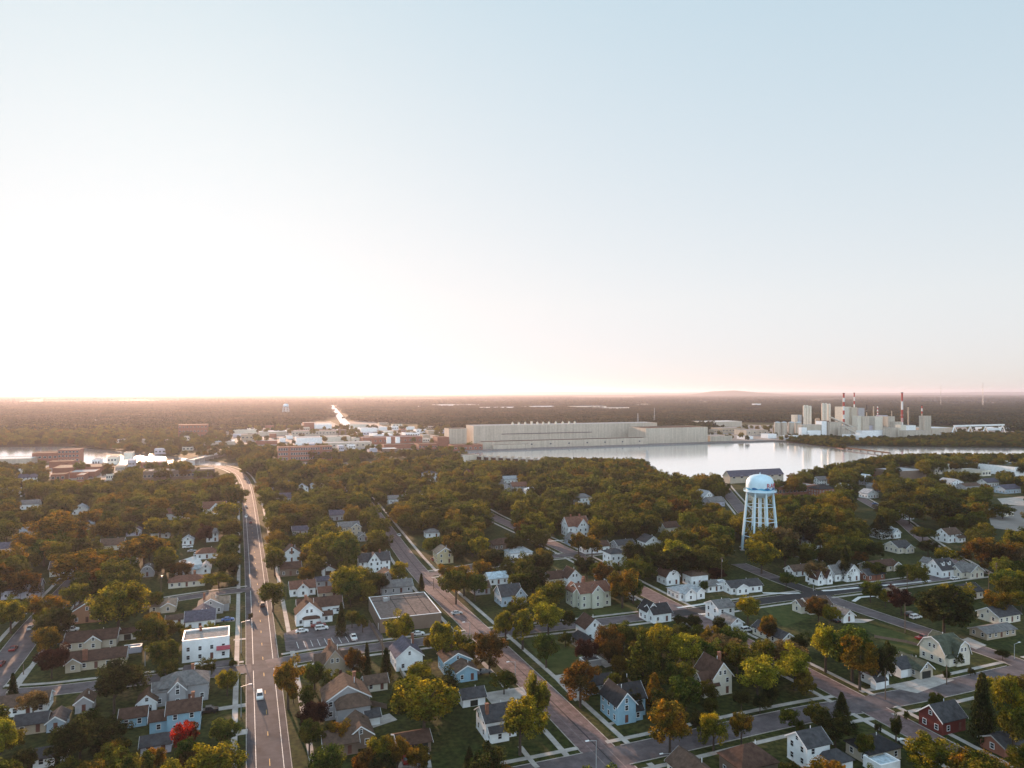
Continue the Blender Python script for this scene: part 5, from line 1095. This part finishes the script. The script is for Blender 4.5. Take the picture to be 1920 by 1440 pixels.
for ln in """89 1170 1238 56 orange r;97 1207 1274 60 purple r;284 1143 1226 58 olive r;313 1195 1270 66 olive o;214 1232 1340 110 dark r;24 1262 1322 26 dark c;62 1288 1348 55 brown r;0 1335 1440 62 lime r
150 1335 1440 96 dark r;208 1343 1430 78 dark r;205 1400 1475 74 gold o;350 1343 1425 52 red r;420 1342 1415 58 green r;405 1382 1480 104 gold r;426 1250 1307 44 gold r;435 1236 1254 20 olive r;222 1072 1195 110 gold r
540 1226 1332 60 orange o;590 1232 1298 50 green r;662 1205 1276 44 rust o;688 1205 1272 22 dark c;724 1215 1278 34 dark c;788 1237 1302 58 gold r;795 1262 1392 134 gold r;588 1306 1378 66 purple r;580 1345 1420 56 olive r;632 1346 1405 52 orange r
608 1392 1475 78 green r;712 1370 1450 62 gold r;745 1375 1445 50 orange r;680 1343 1380 26 dark c;748 1145 1222 56 gold o;831 1150 1255 72 gold o;918 1172 1258 66 rust r;945 1250 1304 54 olive r;1008 1256 1372 48 gold o;975 1298 1418 96 gold r;915 1402 1460 66 green r
1024 1183 1254 56 green r;1088 1228 1328 76 rust r;948 1132 1212 42 gold o;980 1128 1220 46 gold o;1028 1124 1196 56 lime r;1142 1160 1245 56 rust r;1168 1155 1232 56 olive r;1206 1192 1288 78 olive p;1240 1160 1250 60 gold r;1287 1176 1268 62 lime r
1285 1256 1345 78 green r;1256 1308 1420 92 orange r;1338 1326 1410 50 gold r;1390 1328 1402 42 orange o;1362 1182 1245 84 brown v;1100 1192 1258 46 purple r;1420 1222 1316 88 lime v;1490 1212 1296 78 lime r;1548 1160 1262 60 lime r;1598 1165 1280 84 green r
1612 1190 1296 74 orange o;1655 1200 1290 50 dark o;1440 1160 1208 34 rust r;1566 1330 1402 84 dark r;1578 1298 1350 36 dark c;1757 1292 1344 36 olive r;1735 1322 1346 18 dark r;1842 1262 1395 58 dark c;1850 1255 1330 50 gold o;1895 1258 1380 66 gold r;1900 1310 1420 70 olive r
1752 1370 1455 92 gold r;1835 1400 1490 100 orange r;1645 1352 1382 12 dark k;1622 1368 1428 42 olive r;1402 1110 1174 52 gold r;1438 1148 1200 34 orange r;1535 1113 1172 52 rust r;1555 1130 1180 44 gold r;1770 1084 1198 124 dark r;1790 1088 1150 70 gold r;1690 1098 1156 50 purple r
1870 1102 1160 66 orange v;1896 1058 1122 56 lime r;1915 1100 1150 46 gold r;1474 1070 1108 42 green r;1525 1048 1094 50 brown v;1632 1084 1132 44 green r;1660 1100 1140 30 gold r;1702 1053 1092 38 green r;1428 1008 1078 64 gold r;1472 1000 1074 62 dark r;1346 990 1066 66 olive r
1268 1002 1076 60 lime r;1275 1015 1092 96 dark r;1190 1010 1075 50 dark r;1110 1000 1048 44 orange r;1085 990 1045 40 orange r;870 1050 1120 50 orange r;905 1045 1090 46 orange r;1010 1030 1090 60 dark r;1165 1065 1120 66 brown r;1100 1040 1090 50 dark r;1240 1030 1085 44 dark r
1030 977 1012 26 lime r;1012 980 1030 30 dark c;985 975 1015 50 gold r;965 1000 1045 40 dark r;1350 1150 1200 30 dark r;1510 1020 1062 30 green c;705 988 1030 38 lime r;690 1015 1048 34 orange r;640 985 1060 78 gold r;600 1000 1062 60 gold r;578 1025 1068 40 orange r;652 1005 1060 50 gold r
515 1025 1082 44 olive r;518 1005 1050 36 gold r;548 1000 1040 36 gold r;512 1080 1150 62 olive v;575 1055 1105 38 orange r;650 1062 1130 58 gold r;655 1052 1125 66 gold r;690 1070 1125 62 olive r;712 1070 1120 42 dark r;748 1045 1100 36 gold r;790 1075 1110 16 dark c;640 1130 1195 26 dark c
660 1140 1180 34 olive r;680 1150 1188 26 olive r;840 1055 1095 40 orange r;855 1060 1135 60 olive r;890 1070 1130 50 green r;430 1030 1078 70 olive v;435 995 1035 46 dark r;410 1068 1105 62 gold r;385 982 1025 38 purple r;360 965 1010 50 olive r;270 992 1070 100 orange r;150 1020 1100 110 orange r
60 990 1055 70 orange r;115 960 1030 110 orange r;180 950 1000 70 orange r;230 970 1020 56 olive r;20 1115 1190 62 gold r;90 1110 1175 66 orange r;140 1090 1150 64 gold r;10 1020 1080 60 orange r;310 1020 1075 50 gold r;340 1045 1090 44 rust r;280 1105 1150 50 olive r;40 1060 1125 70 rust r
440 900 960 50 olive r;425 935 985 60 gold r;350 930 985 70 olive r;300 965 1015 56 gold r;1180 1180 1225 30 dark r;1060 1180 1215 26 olive r;1320 1085 1115 20 green r;1345 1062 1095 40 purple r;1880 1010 1080 60 rust r;1840 1000 1075 66 rust r;1910 985 1050 60 gold r;1610 1030 1062 36 rust r
1585 1025 1090 30 dark c;1740 1008 1045 46 dark r;1770 1022 1065 56 gold r;1640 1048 1085 54 olive r;1600 1000 1045 70 gold r;1560 995 1050 66 olive r;1775 925 1000 80 dark r;1705 935 985 60 olive r;1730 985 1020 50 olive r;1650 965 1010 56 dark c;1880 940 975 40 olive r;1500 960 1030 60 dark r;1540 945 1020 50 olive o
1425 1300 1340 40 dark r;1390 1290 1335 36 dark r;1445 1285 1325 36 dark r;470 1148 1163 10 dark k;880 1400 1450 30 dark c;1700 1330 1350 10 olive r;550 1290 1320 20 olive r;440 1085 1100 16 olive r;1210 1125 1155 34 dark r;1300 1150 1195 40 dark r;1275 1150 1180 30 dark r
560 1140 1165 18 dark c;1170 1260 1320 34 dark c;1150 1255 1310 34 olive r;1190 1285 1340 44 dark r;1310 1330 1380 36 dark r;1500 1345 1390 20 olive r;1680 1335 1400 20 dark o;1795 1215 1250 20 olive r;1820 1250 1270 16 dark r;1775 1255 1275 14 dark r;1880 1215 1240 30 dark r""".replace('\n', ';').split(';'):
    cx, top, base, wd, col, shp = ln.split(); cx, top, base, wd = map(float, (cx, top, base, wd))
    base -= 2; P = G(cx, base); sc_ = S(base); hh = CH-(top-HY+wd*.03)*P.y/F
    add_tree(P, max(1.2, hh), wd*sc_/2*1.07, col, dict(r='round', o='oval', v='vase', c='conifer', p='pine', k='column')[shp], True)
KEEP = [(735,1000,780,1066),(788,1066,905,1180),(905,1200,1012,1300),(1015,1290,1140,1440),(978,1195,1100,1266),(533,1168,700,1224),(560,1222,700,1240),(1605,1168,1745,1236),(1435,1138,1515,1172),(1220,1118,1430,1165),
 (1450,1085,1660,1152),(1640,1140,1930,1255),(1150,1375,1340,1440),(1560,1300,1760,1400),(1672,1262,1745,1300),(1790,1265,1880,1310),(445,895,479,960),(452,955,494,1100),(452,1100,512,1250),(452,1250,552,1440),(512,1120,552,1250),(404,1300,450,1345),(410,1195,450,1245),(0,1180,62,1300),(50,1282,165,1322),(60,1232,175,1290),(414,1120,448,1200),(523,1122,553,1156),
 (275,1112,440,1128),(1862,930,1920,1000),(1606,932,1645,972),(1682,962,1745,1030),(1368,920,1402,955),(922,965,955,1000),(1040,1012,1095,1052),(1110,1140,1215,1160),(1375,1052,1480,1098),(860,1330,960,1400),(1650,1380,1760,1440),(1365,1300,1440,1440),
 (520,1155,540,1440),(1262,1085,1345,1150),(1480,1150,1640,1180),(1745,1180,1850,1260),(1030,1010,1060,1020),(340,1045,400,1070),(15,1240,75,1320),(960,1350,1060,1440),(735,1225,760,1270),(1780,1350,1830,1400),(1255,1085,1290,1120),(1740,1050,1860,1095)]
TOPL = [(868,862),(1015,862),(1020,855),(1200,857),(1232,880),(1300,888),(1365,885),(1480,885),(1560,868),(1640,853),(1700,848),(1960,848)]
def too_tall(px, py, top):      # keep the river open: shore trees stay below the water line seen behind them
    if 352 < px < 452 and 866 < py < 915 and top < 872+(px-360)*.2: return True
    if px < 430: return py > 862 and top < 862
    if px < 868 or py < (858 if px < 1640 else 850): return False
    for (a, b), (c, d) in zip(TOPL, TOPL[1:]):
        if a <= px <= c: return top < b+(d-b)*(px-a)/(c-a)
    return False
def inpoly(x, y, P):
    c = False; j = len(P)-1
    for i in range(len(P)):
        if (P[i][1] > y) != (P[j][1] > y) and x < (P[j][0]-P[i][0])*(y-P[i][1])/(P[j][1]-P[i][1])+P[i][0]: c = not c
        j = i
    return c
rng = random.Random(7); cell = {}
def cellkey(x, y): return int(x//12), int(y//12)
def crowded(x, y, d):
    cx, cy = cellkey(x, y)
    for i in (-1, 0, 1):
        for j in (-1, 0, 1):
            for (a, b, q) in cell.get((cx+i, cy+j), ()):
                if (a-x)**2+(b-y)**2 < (max(d, q)*.9)**2: return True
    return False
def occupy(x, y, r): cell.setdefault(cellkey(x, y), []).append((x, y, r))
for t in TREES: occupy(t[0], t[1], t[3]*1.2)
rgrid = {}
for pts, hw, *_ in ROADS:
    for p in pts:
        for i in (-1, 0, 1):
            for j in (-1, 0, 1): rgrid.setdefault((int(p.x//14)+i, int(p.y//14)+j), []).append((p.x, p.y, hw))
def on_road(x, y, mg): return any((a-x)**2+(b-y)**2 < (h_+mg)**2 for a, b, h_ in rgrid.get((int(x//14), int(y//14)), ()))
WCOL = ['green']*3+['olive']*7+['dark']*4+['gold']*3+['orange']*2+['rust']*1+['brown']
EXTRA = []
tries = 0
for tries in range(90000):
    Y = math.sqrt(rng.uniform(105**2, 830**2)); X = rng.uniform(-1.2, 1.2)*Y
    px, py = PX((X, Y, 0))
    if inpoly(px, py, POND) or inpoly(px, py, LOWR): continue
    near = py > 1165
    if px < 440 and py < 905 and rng.random() < .75 : continue
    h = rng.uniform(11, 18.5) if not near else rng.uniform(6.5, 14); r = h*rng.uniform(.4, .52)
    if too_tall(px, py, PX((X, Y, h))[1]) or crowded(X, Y, r*1.25): continue
    if on_road(X, Y, 1.2): continue
    if any((X-a)**2+(Y-b)**2 < (q+r*.35)**2 for a, b, q in FOOT): continue
    wpx = r*F/Y; c = PX((X, Y, h*.55)); hp = h*.45*F/Y; bad = False
    for (a, b, e, f, dd) in CLEAR:
        if Y < dd+4 and c[0]+wpx*.78 > a and c[0]-wpx*.78 < e and c[1]+hp > b and c[1]-hp*.8 < b+(f-b)*.68:
            if rng.random() < (1.1 if near or py > 960 else .97): bad = True; break
    if bad: continue
    for (a, b, e, f) in KEEP:
        if c[0]+wpx*.8 > a and c[0]-wpx*.8 < e and c[1]+hp > b and c[1]-hp*.9 < f: bad = True; break
    if bad: continue
    for (a, b, e, f, dd) in BLK:
        if Y < dd and c[0]+wpx > a and c[0]-wpx < e and c[1]-hp < f-(f-b)*.35 and c[1]+hp > b: bad = True; break
    if bad: continue
    col = rng.choice(WCOL) if px > 420 else rng.choice(WCOL+['orange']*3+['rust']*2)  # left trees get extra orange and rust: warm glare painted into the leaves
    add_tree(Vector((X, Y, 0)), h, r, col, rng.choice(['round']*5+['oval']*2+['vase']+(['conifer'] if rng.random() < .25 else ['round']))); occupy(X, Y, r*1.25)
# choose which ones are individuals: everything placed by eye plus the largest others
inview = [t for t in TREES if -20 < t[6] < 1940 and t[7]-t[8]*.5 < 1445]
man = [t for t in inview if t[9]]; oth = sorted([t for t in inview if not t[9]], key=lambda t: -t[8])
NIND = 296; IND = man+oth[:max(0, NIND-len(man))]; REST = oth[max(0, NIND-len(man)):]
CW = dict(green='green', dark='dark green', olive='olive', gold='golden green', lime='yellow-green', orange='orange-tinged', rust='rust-coloured', purple='dark purple', red='bright red', brown='dull brown')
used = set()
def tree_label(t, kindw):
    sz = 'small' if t[8] < 34 else 'medium' if t[8] < 56 else 'large' if t[8] < 90 else 'huge'
    near = sorted(LAND, key=lambda l: (l[0]-t[6])**2+(l[1]-t[7])**2)[:14]
    def rel(l):
        dx = t[6]-l[0]; dy = t[7]-l[1]
        if abs(dx) > abs(dy): return 'right of' if dx > 0 else 'left of'
        return 'in front of' if dy > 0 else 'behind'
    for pre in ('', 'next'):
        for l in near[:8 if not pre else 14]:
            ph = l[2]; a = f"{sz} {CW[t[4]]} {kindw} {rel(l)} {pre+' ' if pre else ''}the {ph}"
            if pre: a = f"{sz} {CW[t[4]]} {kindw} farther {rel(l)} the {ph}".replace('farther in front of', 'well in front of').replace('farther behind', 'well behind')
            if len(a.split()) <= 16 and a not in used: used.add(a); return a
    for sz2 in ('leafy', 'rounded', 'full', 'uneven', 'ragged', 'spreading'):
        for l in near:
            a = f"{sz2} {CW[t[4]]} {kindw} {rel(l)} the {l[2]}"
            if len(a.split()) <= 16 and a not in used: used.add(a); return a
    return f"{sz} {CW[t[4]]} {kindw} in the dense canopy"
nb = 0
for i, t in enumerate(sorted(IND, key=lambda t: -t[8])):
    x, y, h, r, col, shp, *_ = t; bush = h < 3.2 and shp != 'conifer'
    nm, kw, ct, gr = ('bush', 'bush', 'bush', 'bushes in the gardens') if bush else ('conifer_tree', 'conifer', 'tree', 'conifers in the gardens') if shp in ('conifer', 'pine') else ('deciduous_tree', 'tree', 'tree', 'deciduous trees of the neighbourhood')
    rt = tag(empty(nm, (x, y, 0), 0), tree_label(t, kw), ct, gr)
    z0 = h*(.16 if shp not in ('vase', 'conifer') else .05) if not bush else 0
    tr = link('trunk', TRC if shp in ('conifer', 'pine') else TR[i % 3], rt); tr.scale = (h*max(1, r/h*1.5),)*2+(h,)
    cr = link('crown', NEAR_[shp][i % len(NEAR_[shp])], rt, (0, 0, (h+z0)/2), (i*2.399) % 6.28); cr.scale = (r/.97, r/.97, (h-z0)/2/(.97 if shp != 'conifer' else 1.05))
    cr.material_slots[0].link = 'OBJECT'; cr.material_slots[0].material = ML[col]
# ---- the remaining canopy, the river belts and the far forest: countless trees, instanced
def join_tree(seed, nc, nper, size, shape):
    V = crown_v(seed, nc, nper, size, shape); V = V*np.array((.42, .42, .42))+np.array((0, 0, .58)); me = quads_mesh('canopy_tree', V, MIX); return me
def src(name, me):
    o = bpy.data.objects.new(name, me); return o
def gn_scatter(name, pts, scl, rot, idx, sources, label, cat='trees'):
    me = bpy.data.meshes.new(name); me.vertices.add(len(pts)); me.vertices.foreach_set('co', np.array(pts, dtype=np.float32).ravel())
    for an, arr, tp in (('scl', scl, 'FLOAT_VECTOR'), ('rz', rot, 'FLOAT'), ('idx', idx, 'INT')):
        at = me.attributes.new(an, tp, 'POINT'); at.data.foreach_set('vector' if tp == 'FLOAT_VECTOR' else 'value', np.array(arr, dtype=np.int32 if tp == 'INT' else np.float32).ravel())
    for s in sources: me.materials.append(s.data.materials[0]) if s.data.materials[0].name not in [m.name for m in me.materials] else None
    o = bpy.data.objects.new(name, me); COL.objects.link(o); tag(o, label, cat, kind='stuff')
    ng = bpy.data.node_groups.new(name, 'GeometryNodeTree'); ng.interface.new_socket('Geometry', in_out='INPUT', socket_type='NodeSocketGeometry'); ng.interface.new_socket('Geometry', in_out='OUTPUT', socket_type='NodeSocketGeometry')
    n = ng.nodes; l = ng.links; gi = n.new('NodeGroupInput'); go = n.new('NodeGroupOutput'); iop = n.new('GeometryNodeInstanceOnPoints'); jn = n.new('GeometryNodeJoinGeometry')
    for s in sources[::-1]:
        oi = n.new('GeometryNodeObjectInfo'); oi.inputs['Object'].default_value = s; oi.inputs['As Instance'].default_value = True; l.new(oi.outputs['Geometry'], jn.inputs[0])
    def att(nm, tp):
        a = n.new('GeometryNodeInputNamedAttribute'); a.data_type = tp; a.inputs['Name'].default_value = nm; return a.outputs['Attribute']
    cx = n.new('ShaderNodeCombineXYZ'); l.new(att('rz', 'FLOAT'), cx.inputs[2])
    l.new(gi.outputs[0], iop.inputs['Points']); l.new(jn.outputs[0], iop.inputs['Instance']); iop.inputs['Pick Instance'].default_value = True
    l.new(att('idx', 'INT'), iop.inputs['Instance Index']); l.new(cx.outputs[0], iop.inputs['Rotation']); l.new(att('scl', 'FLOAT_VECTOR'), iop.inputs['Scale']); l.new(iop.outputs[0], go.inputs[0])
    md = o.modifiers.new('scatter', 'NODES'); md.node_group = ng; return o
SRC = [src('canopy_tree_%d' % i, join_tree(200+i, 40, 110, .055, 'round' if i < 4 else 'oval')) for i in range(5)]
P_, S_, R_, I_ = [], [], [], []
def push(x, y, h, r): P_.append((x, y, 0)); S_.append((r/.42, r/.42, h)); R_.append(rng.uniform(0, 6.28)); I_.append(rng.randrange(5))
for t in REST: push(t[0], t[1], t[2], t[3])
n1 = len(P_)
for _ in range(120000):            # belts along the river, downtown and the works
    Y = rng.uniform(700, 1700); X = rng.uniform(-1.15, 1.15)*Y; px, py = PX((X, Y, 0))
    if inpoly(px, py, POND) or inpoly(px, py, LOWR): continue
    if Y < 830 and not (px < 440 and py < 905): continue
    p = 1.0
    if 420 < px < 845 and py < 850: p = .10
    if 845 <= px < 1335 and py < 858: p = .0
    if 1335 <= px < 1470 and py < 832: p = .05
    if 1470 <= px < 1765 and py < 822: p = .04
    if 1765 <= px < 1920 and py < 815: p = .05
    if 60 < px < 265 and 870 < py < 905: p = .05
    if 250 < px < 430 and py > 862: p = .5
    if 893 < px < 1020 and 850 < py < 869: p = 0
    if 520 < px < 660 and py > 860: p = 0
    if 1018 < px < 1200 and 858 < py < 870: p = .9
    if 330 < px < 430 and 846 < py < 872: p = 0.1
    if 440 < px < 880 and 845 < py < 870: p = .7
    if rng.random() > p: continue
    h = rng.uniform(8, 15); r = h*rng.uniform(.36, .5)
    if 893 < px < 1220 and py < 872: h *= .55; r *= .7
    if px > 1470 and py < 840: h *= .6; r *= .75
    if too_tall(px, py, PX((X, Y, h))[1]) or crowded(X, Y, r*1.3) or on_road(X, Y, 3): continue
    c = PX((X, Y, h*.6)); wpx = r*F/Y; hp = h*.4*F/Y; bad = False
    for (a, b, e, f, dd) in BLK:
        if Y < dd+12 and c[0]+wpx*.6 > a and c[0]-wpx*.6 < e and c[1]-hp*.9 < f-(f-b)*.12 and c[1]+hp > b and rng.random() < .93: bad = True; break
    if bad: continue
    push(X, Y, h, r); occupy(X, Y, r*1.3)
# trees on the causeway and the shore in front of the works
for _ in range(140):
    t = rng.random(); a = G(1485, 829.5); b = G(1588, 842); q = a.lerp(b, t); push(q.x+rng.uniform(-5, 5), q.y+rng.uniform(-5, 5), rng.uniform(3, 7), rng.uniform(1.6, 3))
for _ in range(900):
    px = rng.uniform(1480, 1960); py = rng.uniform(822, 836) if px > 1560 else rng.uniform(821, 827); q = G(px, py); h = rng.uniform(5, 10)
    if px > 1560 and py < 824: continue
    if not crowded(q.x, q.y, 4.5): push(q.x, q.y, h, h*.45); occupy(q.x, q.y, 4.5)
gn_scatter('tree_canopy', P_, S_, R_, I_, SRC, 'dense autumn treetops filling the town and the river banks')
# far forest: patches of canopy
def patch_mesh(seed, n, size, crown, hmin, hmax):
    rr = np.random.default_rng(seed); V = []
    for i in range(n):
        x, y = rr.uniform(-size/2, size/2, 2); h = rr.uniform(hmin, hmax); r = crown*rr.uniform(.7, 1.2); m = 16
        d = rr.normal(size=(m, 3)); d[:, 2] = np.abs(d[:, 2])*.9+.1; d /= np.linalg.norm(d, axis=1)[:, None]; p = np.array((x, y, h-r*.8))+d*r*np.array((1, 1, .8))
        nm = d+rr.normal(size=(m, 3))*.35; nm /= np.linalg.norm(nm, axis=1)[:, None]; t = np.cross(nm, rr.normal(size=(m, 3))); t /= np.linalg.norm(t, axis=1)[:, None]; b = np.cross(nm, t)
        s = r*rr.uniform(.3, .6, (m, 1)); V.append(np.stack([p-t*s, p-b*s, p+t*s, p+b*s], 1))
    return quads_mesh('forest_patch', np.concatenate(V).reshape(-1, 3), FARM)
SRC2 = [src('forest_patch_%d' % i, patch_mesh(300+i, 95, 90, 5.2, 7, 15)) for i in range(4)]+[src('forest_belt_%d' % i, patch_mesh(310+i, 150, 420, 20, 8, 17)) for i in range(3)]
P_, S_, R_, I_ = [], [], [], []
YARDS = [[(425,806),(560,799),(560,790),(620,788),(700,790),(735,803),(832,816),(842,836),(425,840)], [(868,836),(880,815),(1335,815),(1335,836)], [(1322,830),(1335,790),(1480,795),(1760,798),(1790,798),(1905,798),(1930,818),(1600,826)]]
FARROAD = [(616,755),(630,755),(650,783),(668,803),(700,826),(652,826),(636,805),(624,785)]
yy = 1560.0; rng = random.Random(21)
while yy < 25500:
    far = yy > 5200; st = 72 if not far else 330
    n = int(1.1*yy/st)+2
    for i in range(-n, n+1):
        x = i*st+rng.uniform(-.3, .3)*st; y = yy+rng.uniform(-.3, .3)*st; px, py = PX((x, y, 0))
        if any(inpoly(px, py, q) for q in YARDS) or any(inpoly(px, py, q) for q in MEADS) or (y < 5600 and any((x-p.x)**2+(y-p.y)**2 < (58 if not far else 220)**2 for p in FARR)): continue
        if any(a-2 < px < e+2 and b < py < f+1.2 for a, b, e, f, dd in BLK if dd > 1500): continue
        if far and math.sin(x*.0011+3)*math.sin(y*.0009+x*.0004)+.25*math.sin(x*.004+y*.003) > .6: continue     # clearings
        k = rng.uniform(.85, 1.1); P_.append((x, y, 0)); S_.append((k, k, rng.uniform(.8, 1.05))); R_.append(rng.uniform(0, 6.28)); I_.append(rng.randrange(4) if not far else 4+rng.randrange(3))
    yy += st
gn_scatter('far_forest', P_, S_, R_, I_, SRC2, 'endless forest stretching to the horizon', 'forest')
# grass tufts and weeds along verges are carried by the lawn itself
# ------------------------------------------------------------------ haze: one even box of air
hz = bpy.data.materials.new('haze'); hz.use_nodes = True; n = hz.node_tree.nodes; n.remove(n['Principled BSDF']); vp = n.new('ShaderNodeVolumePrincipled')
vp.inputs['Color'].default_value = (.86,.86,1,1); vp.inputs['Density'].default_value = HAZE_D; vp.inputs['Anisotropy'].default_value = .52
hz.node_tree.links.new(vp.outputs[0], n['Material Output'].inputs['Volume'])
k = MB(); k.box(-31000, 31000, -7000, 31000, -3, 185)
tag(k.build('haze', hz), 'thin evening haze over the whole plain', 'haze', kind='stuff')
print('TREES', len(TREES), 'ind', len(IND), 'canopy', n1, 'far', len(P_), 'windows', NWIN[0], 'objs', len(COL.objects), 'labels', len(used))
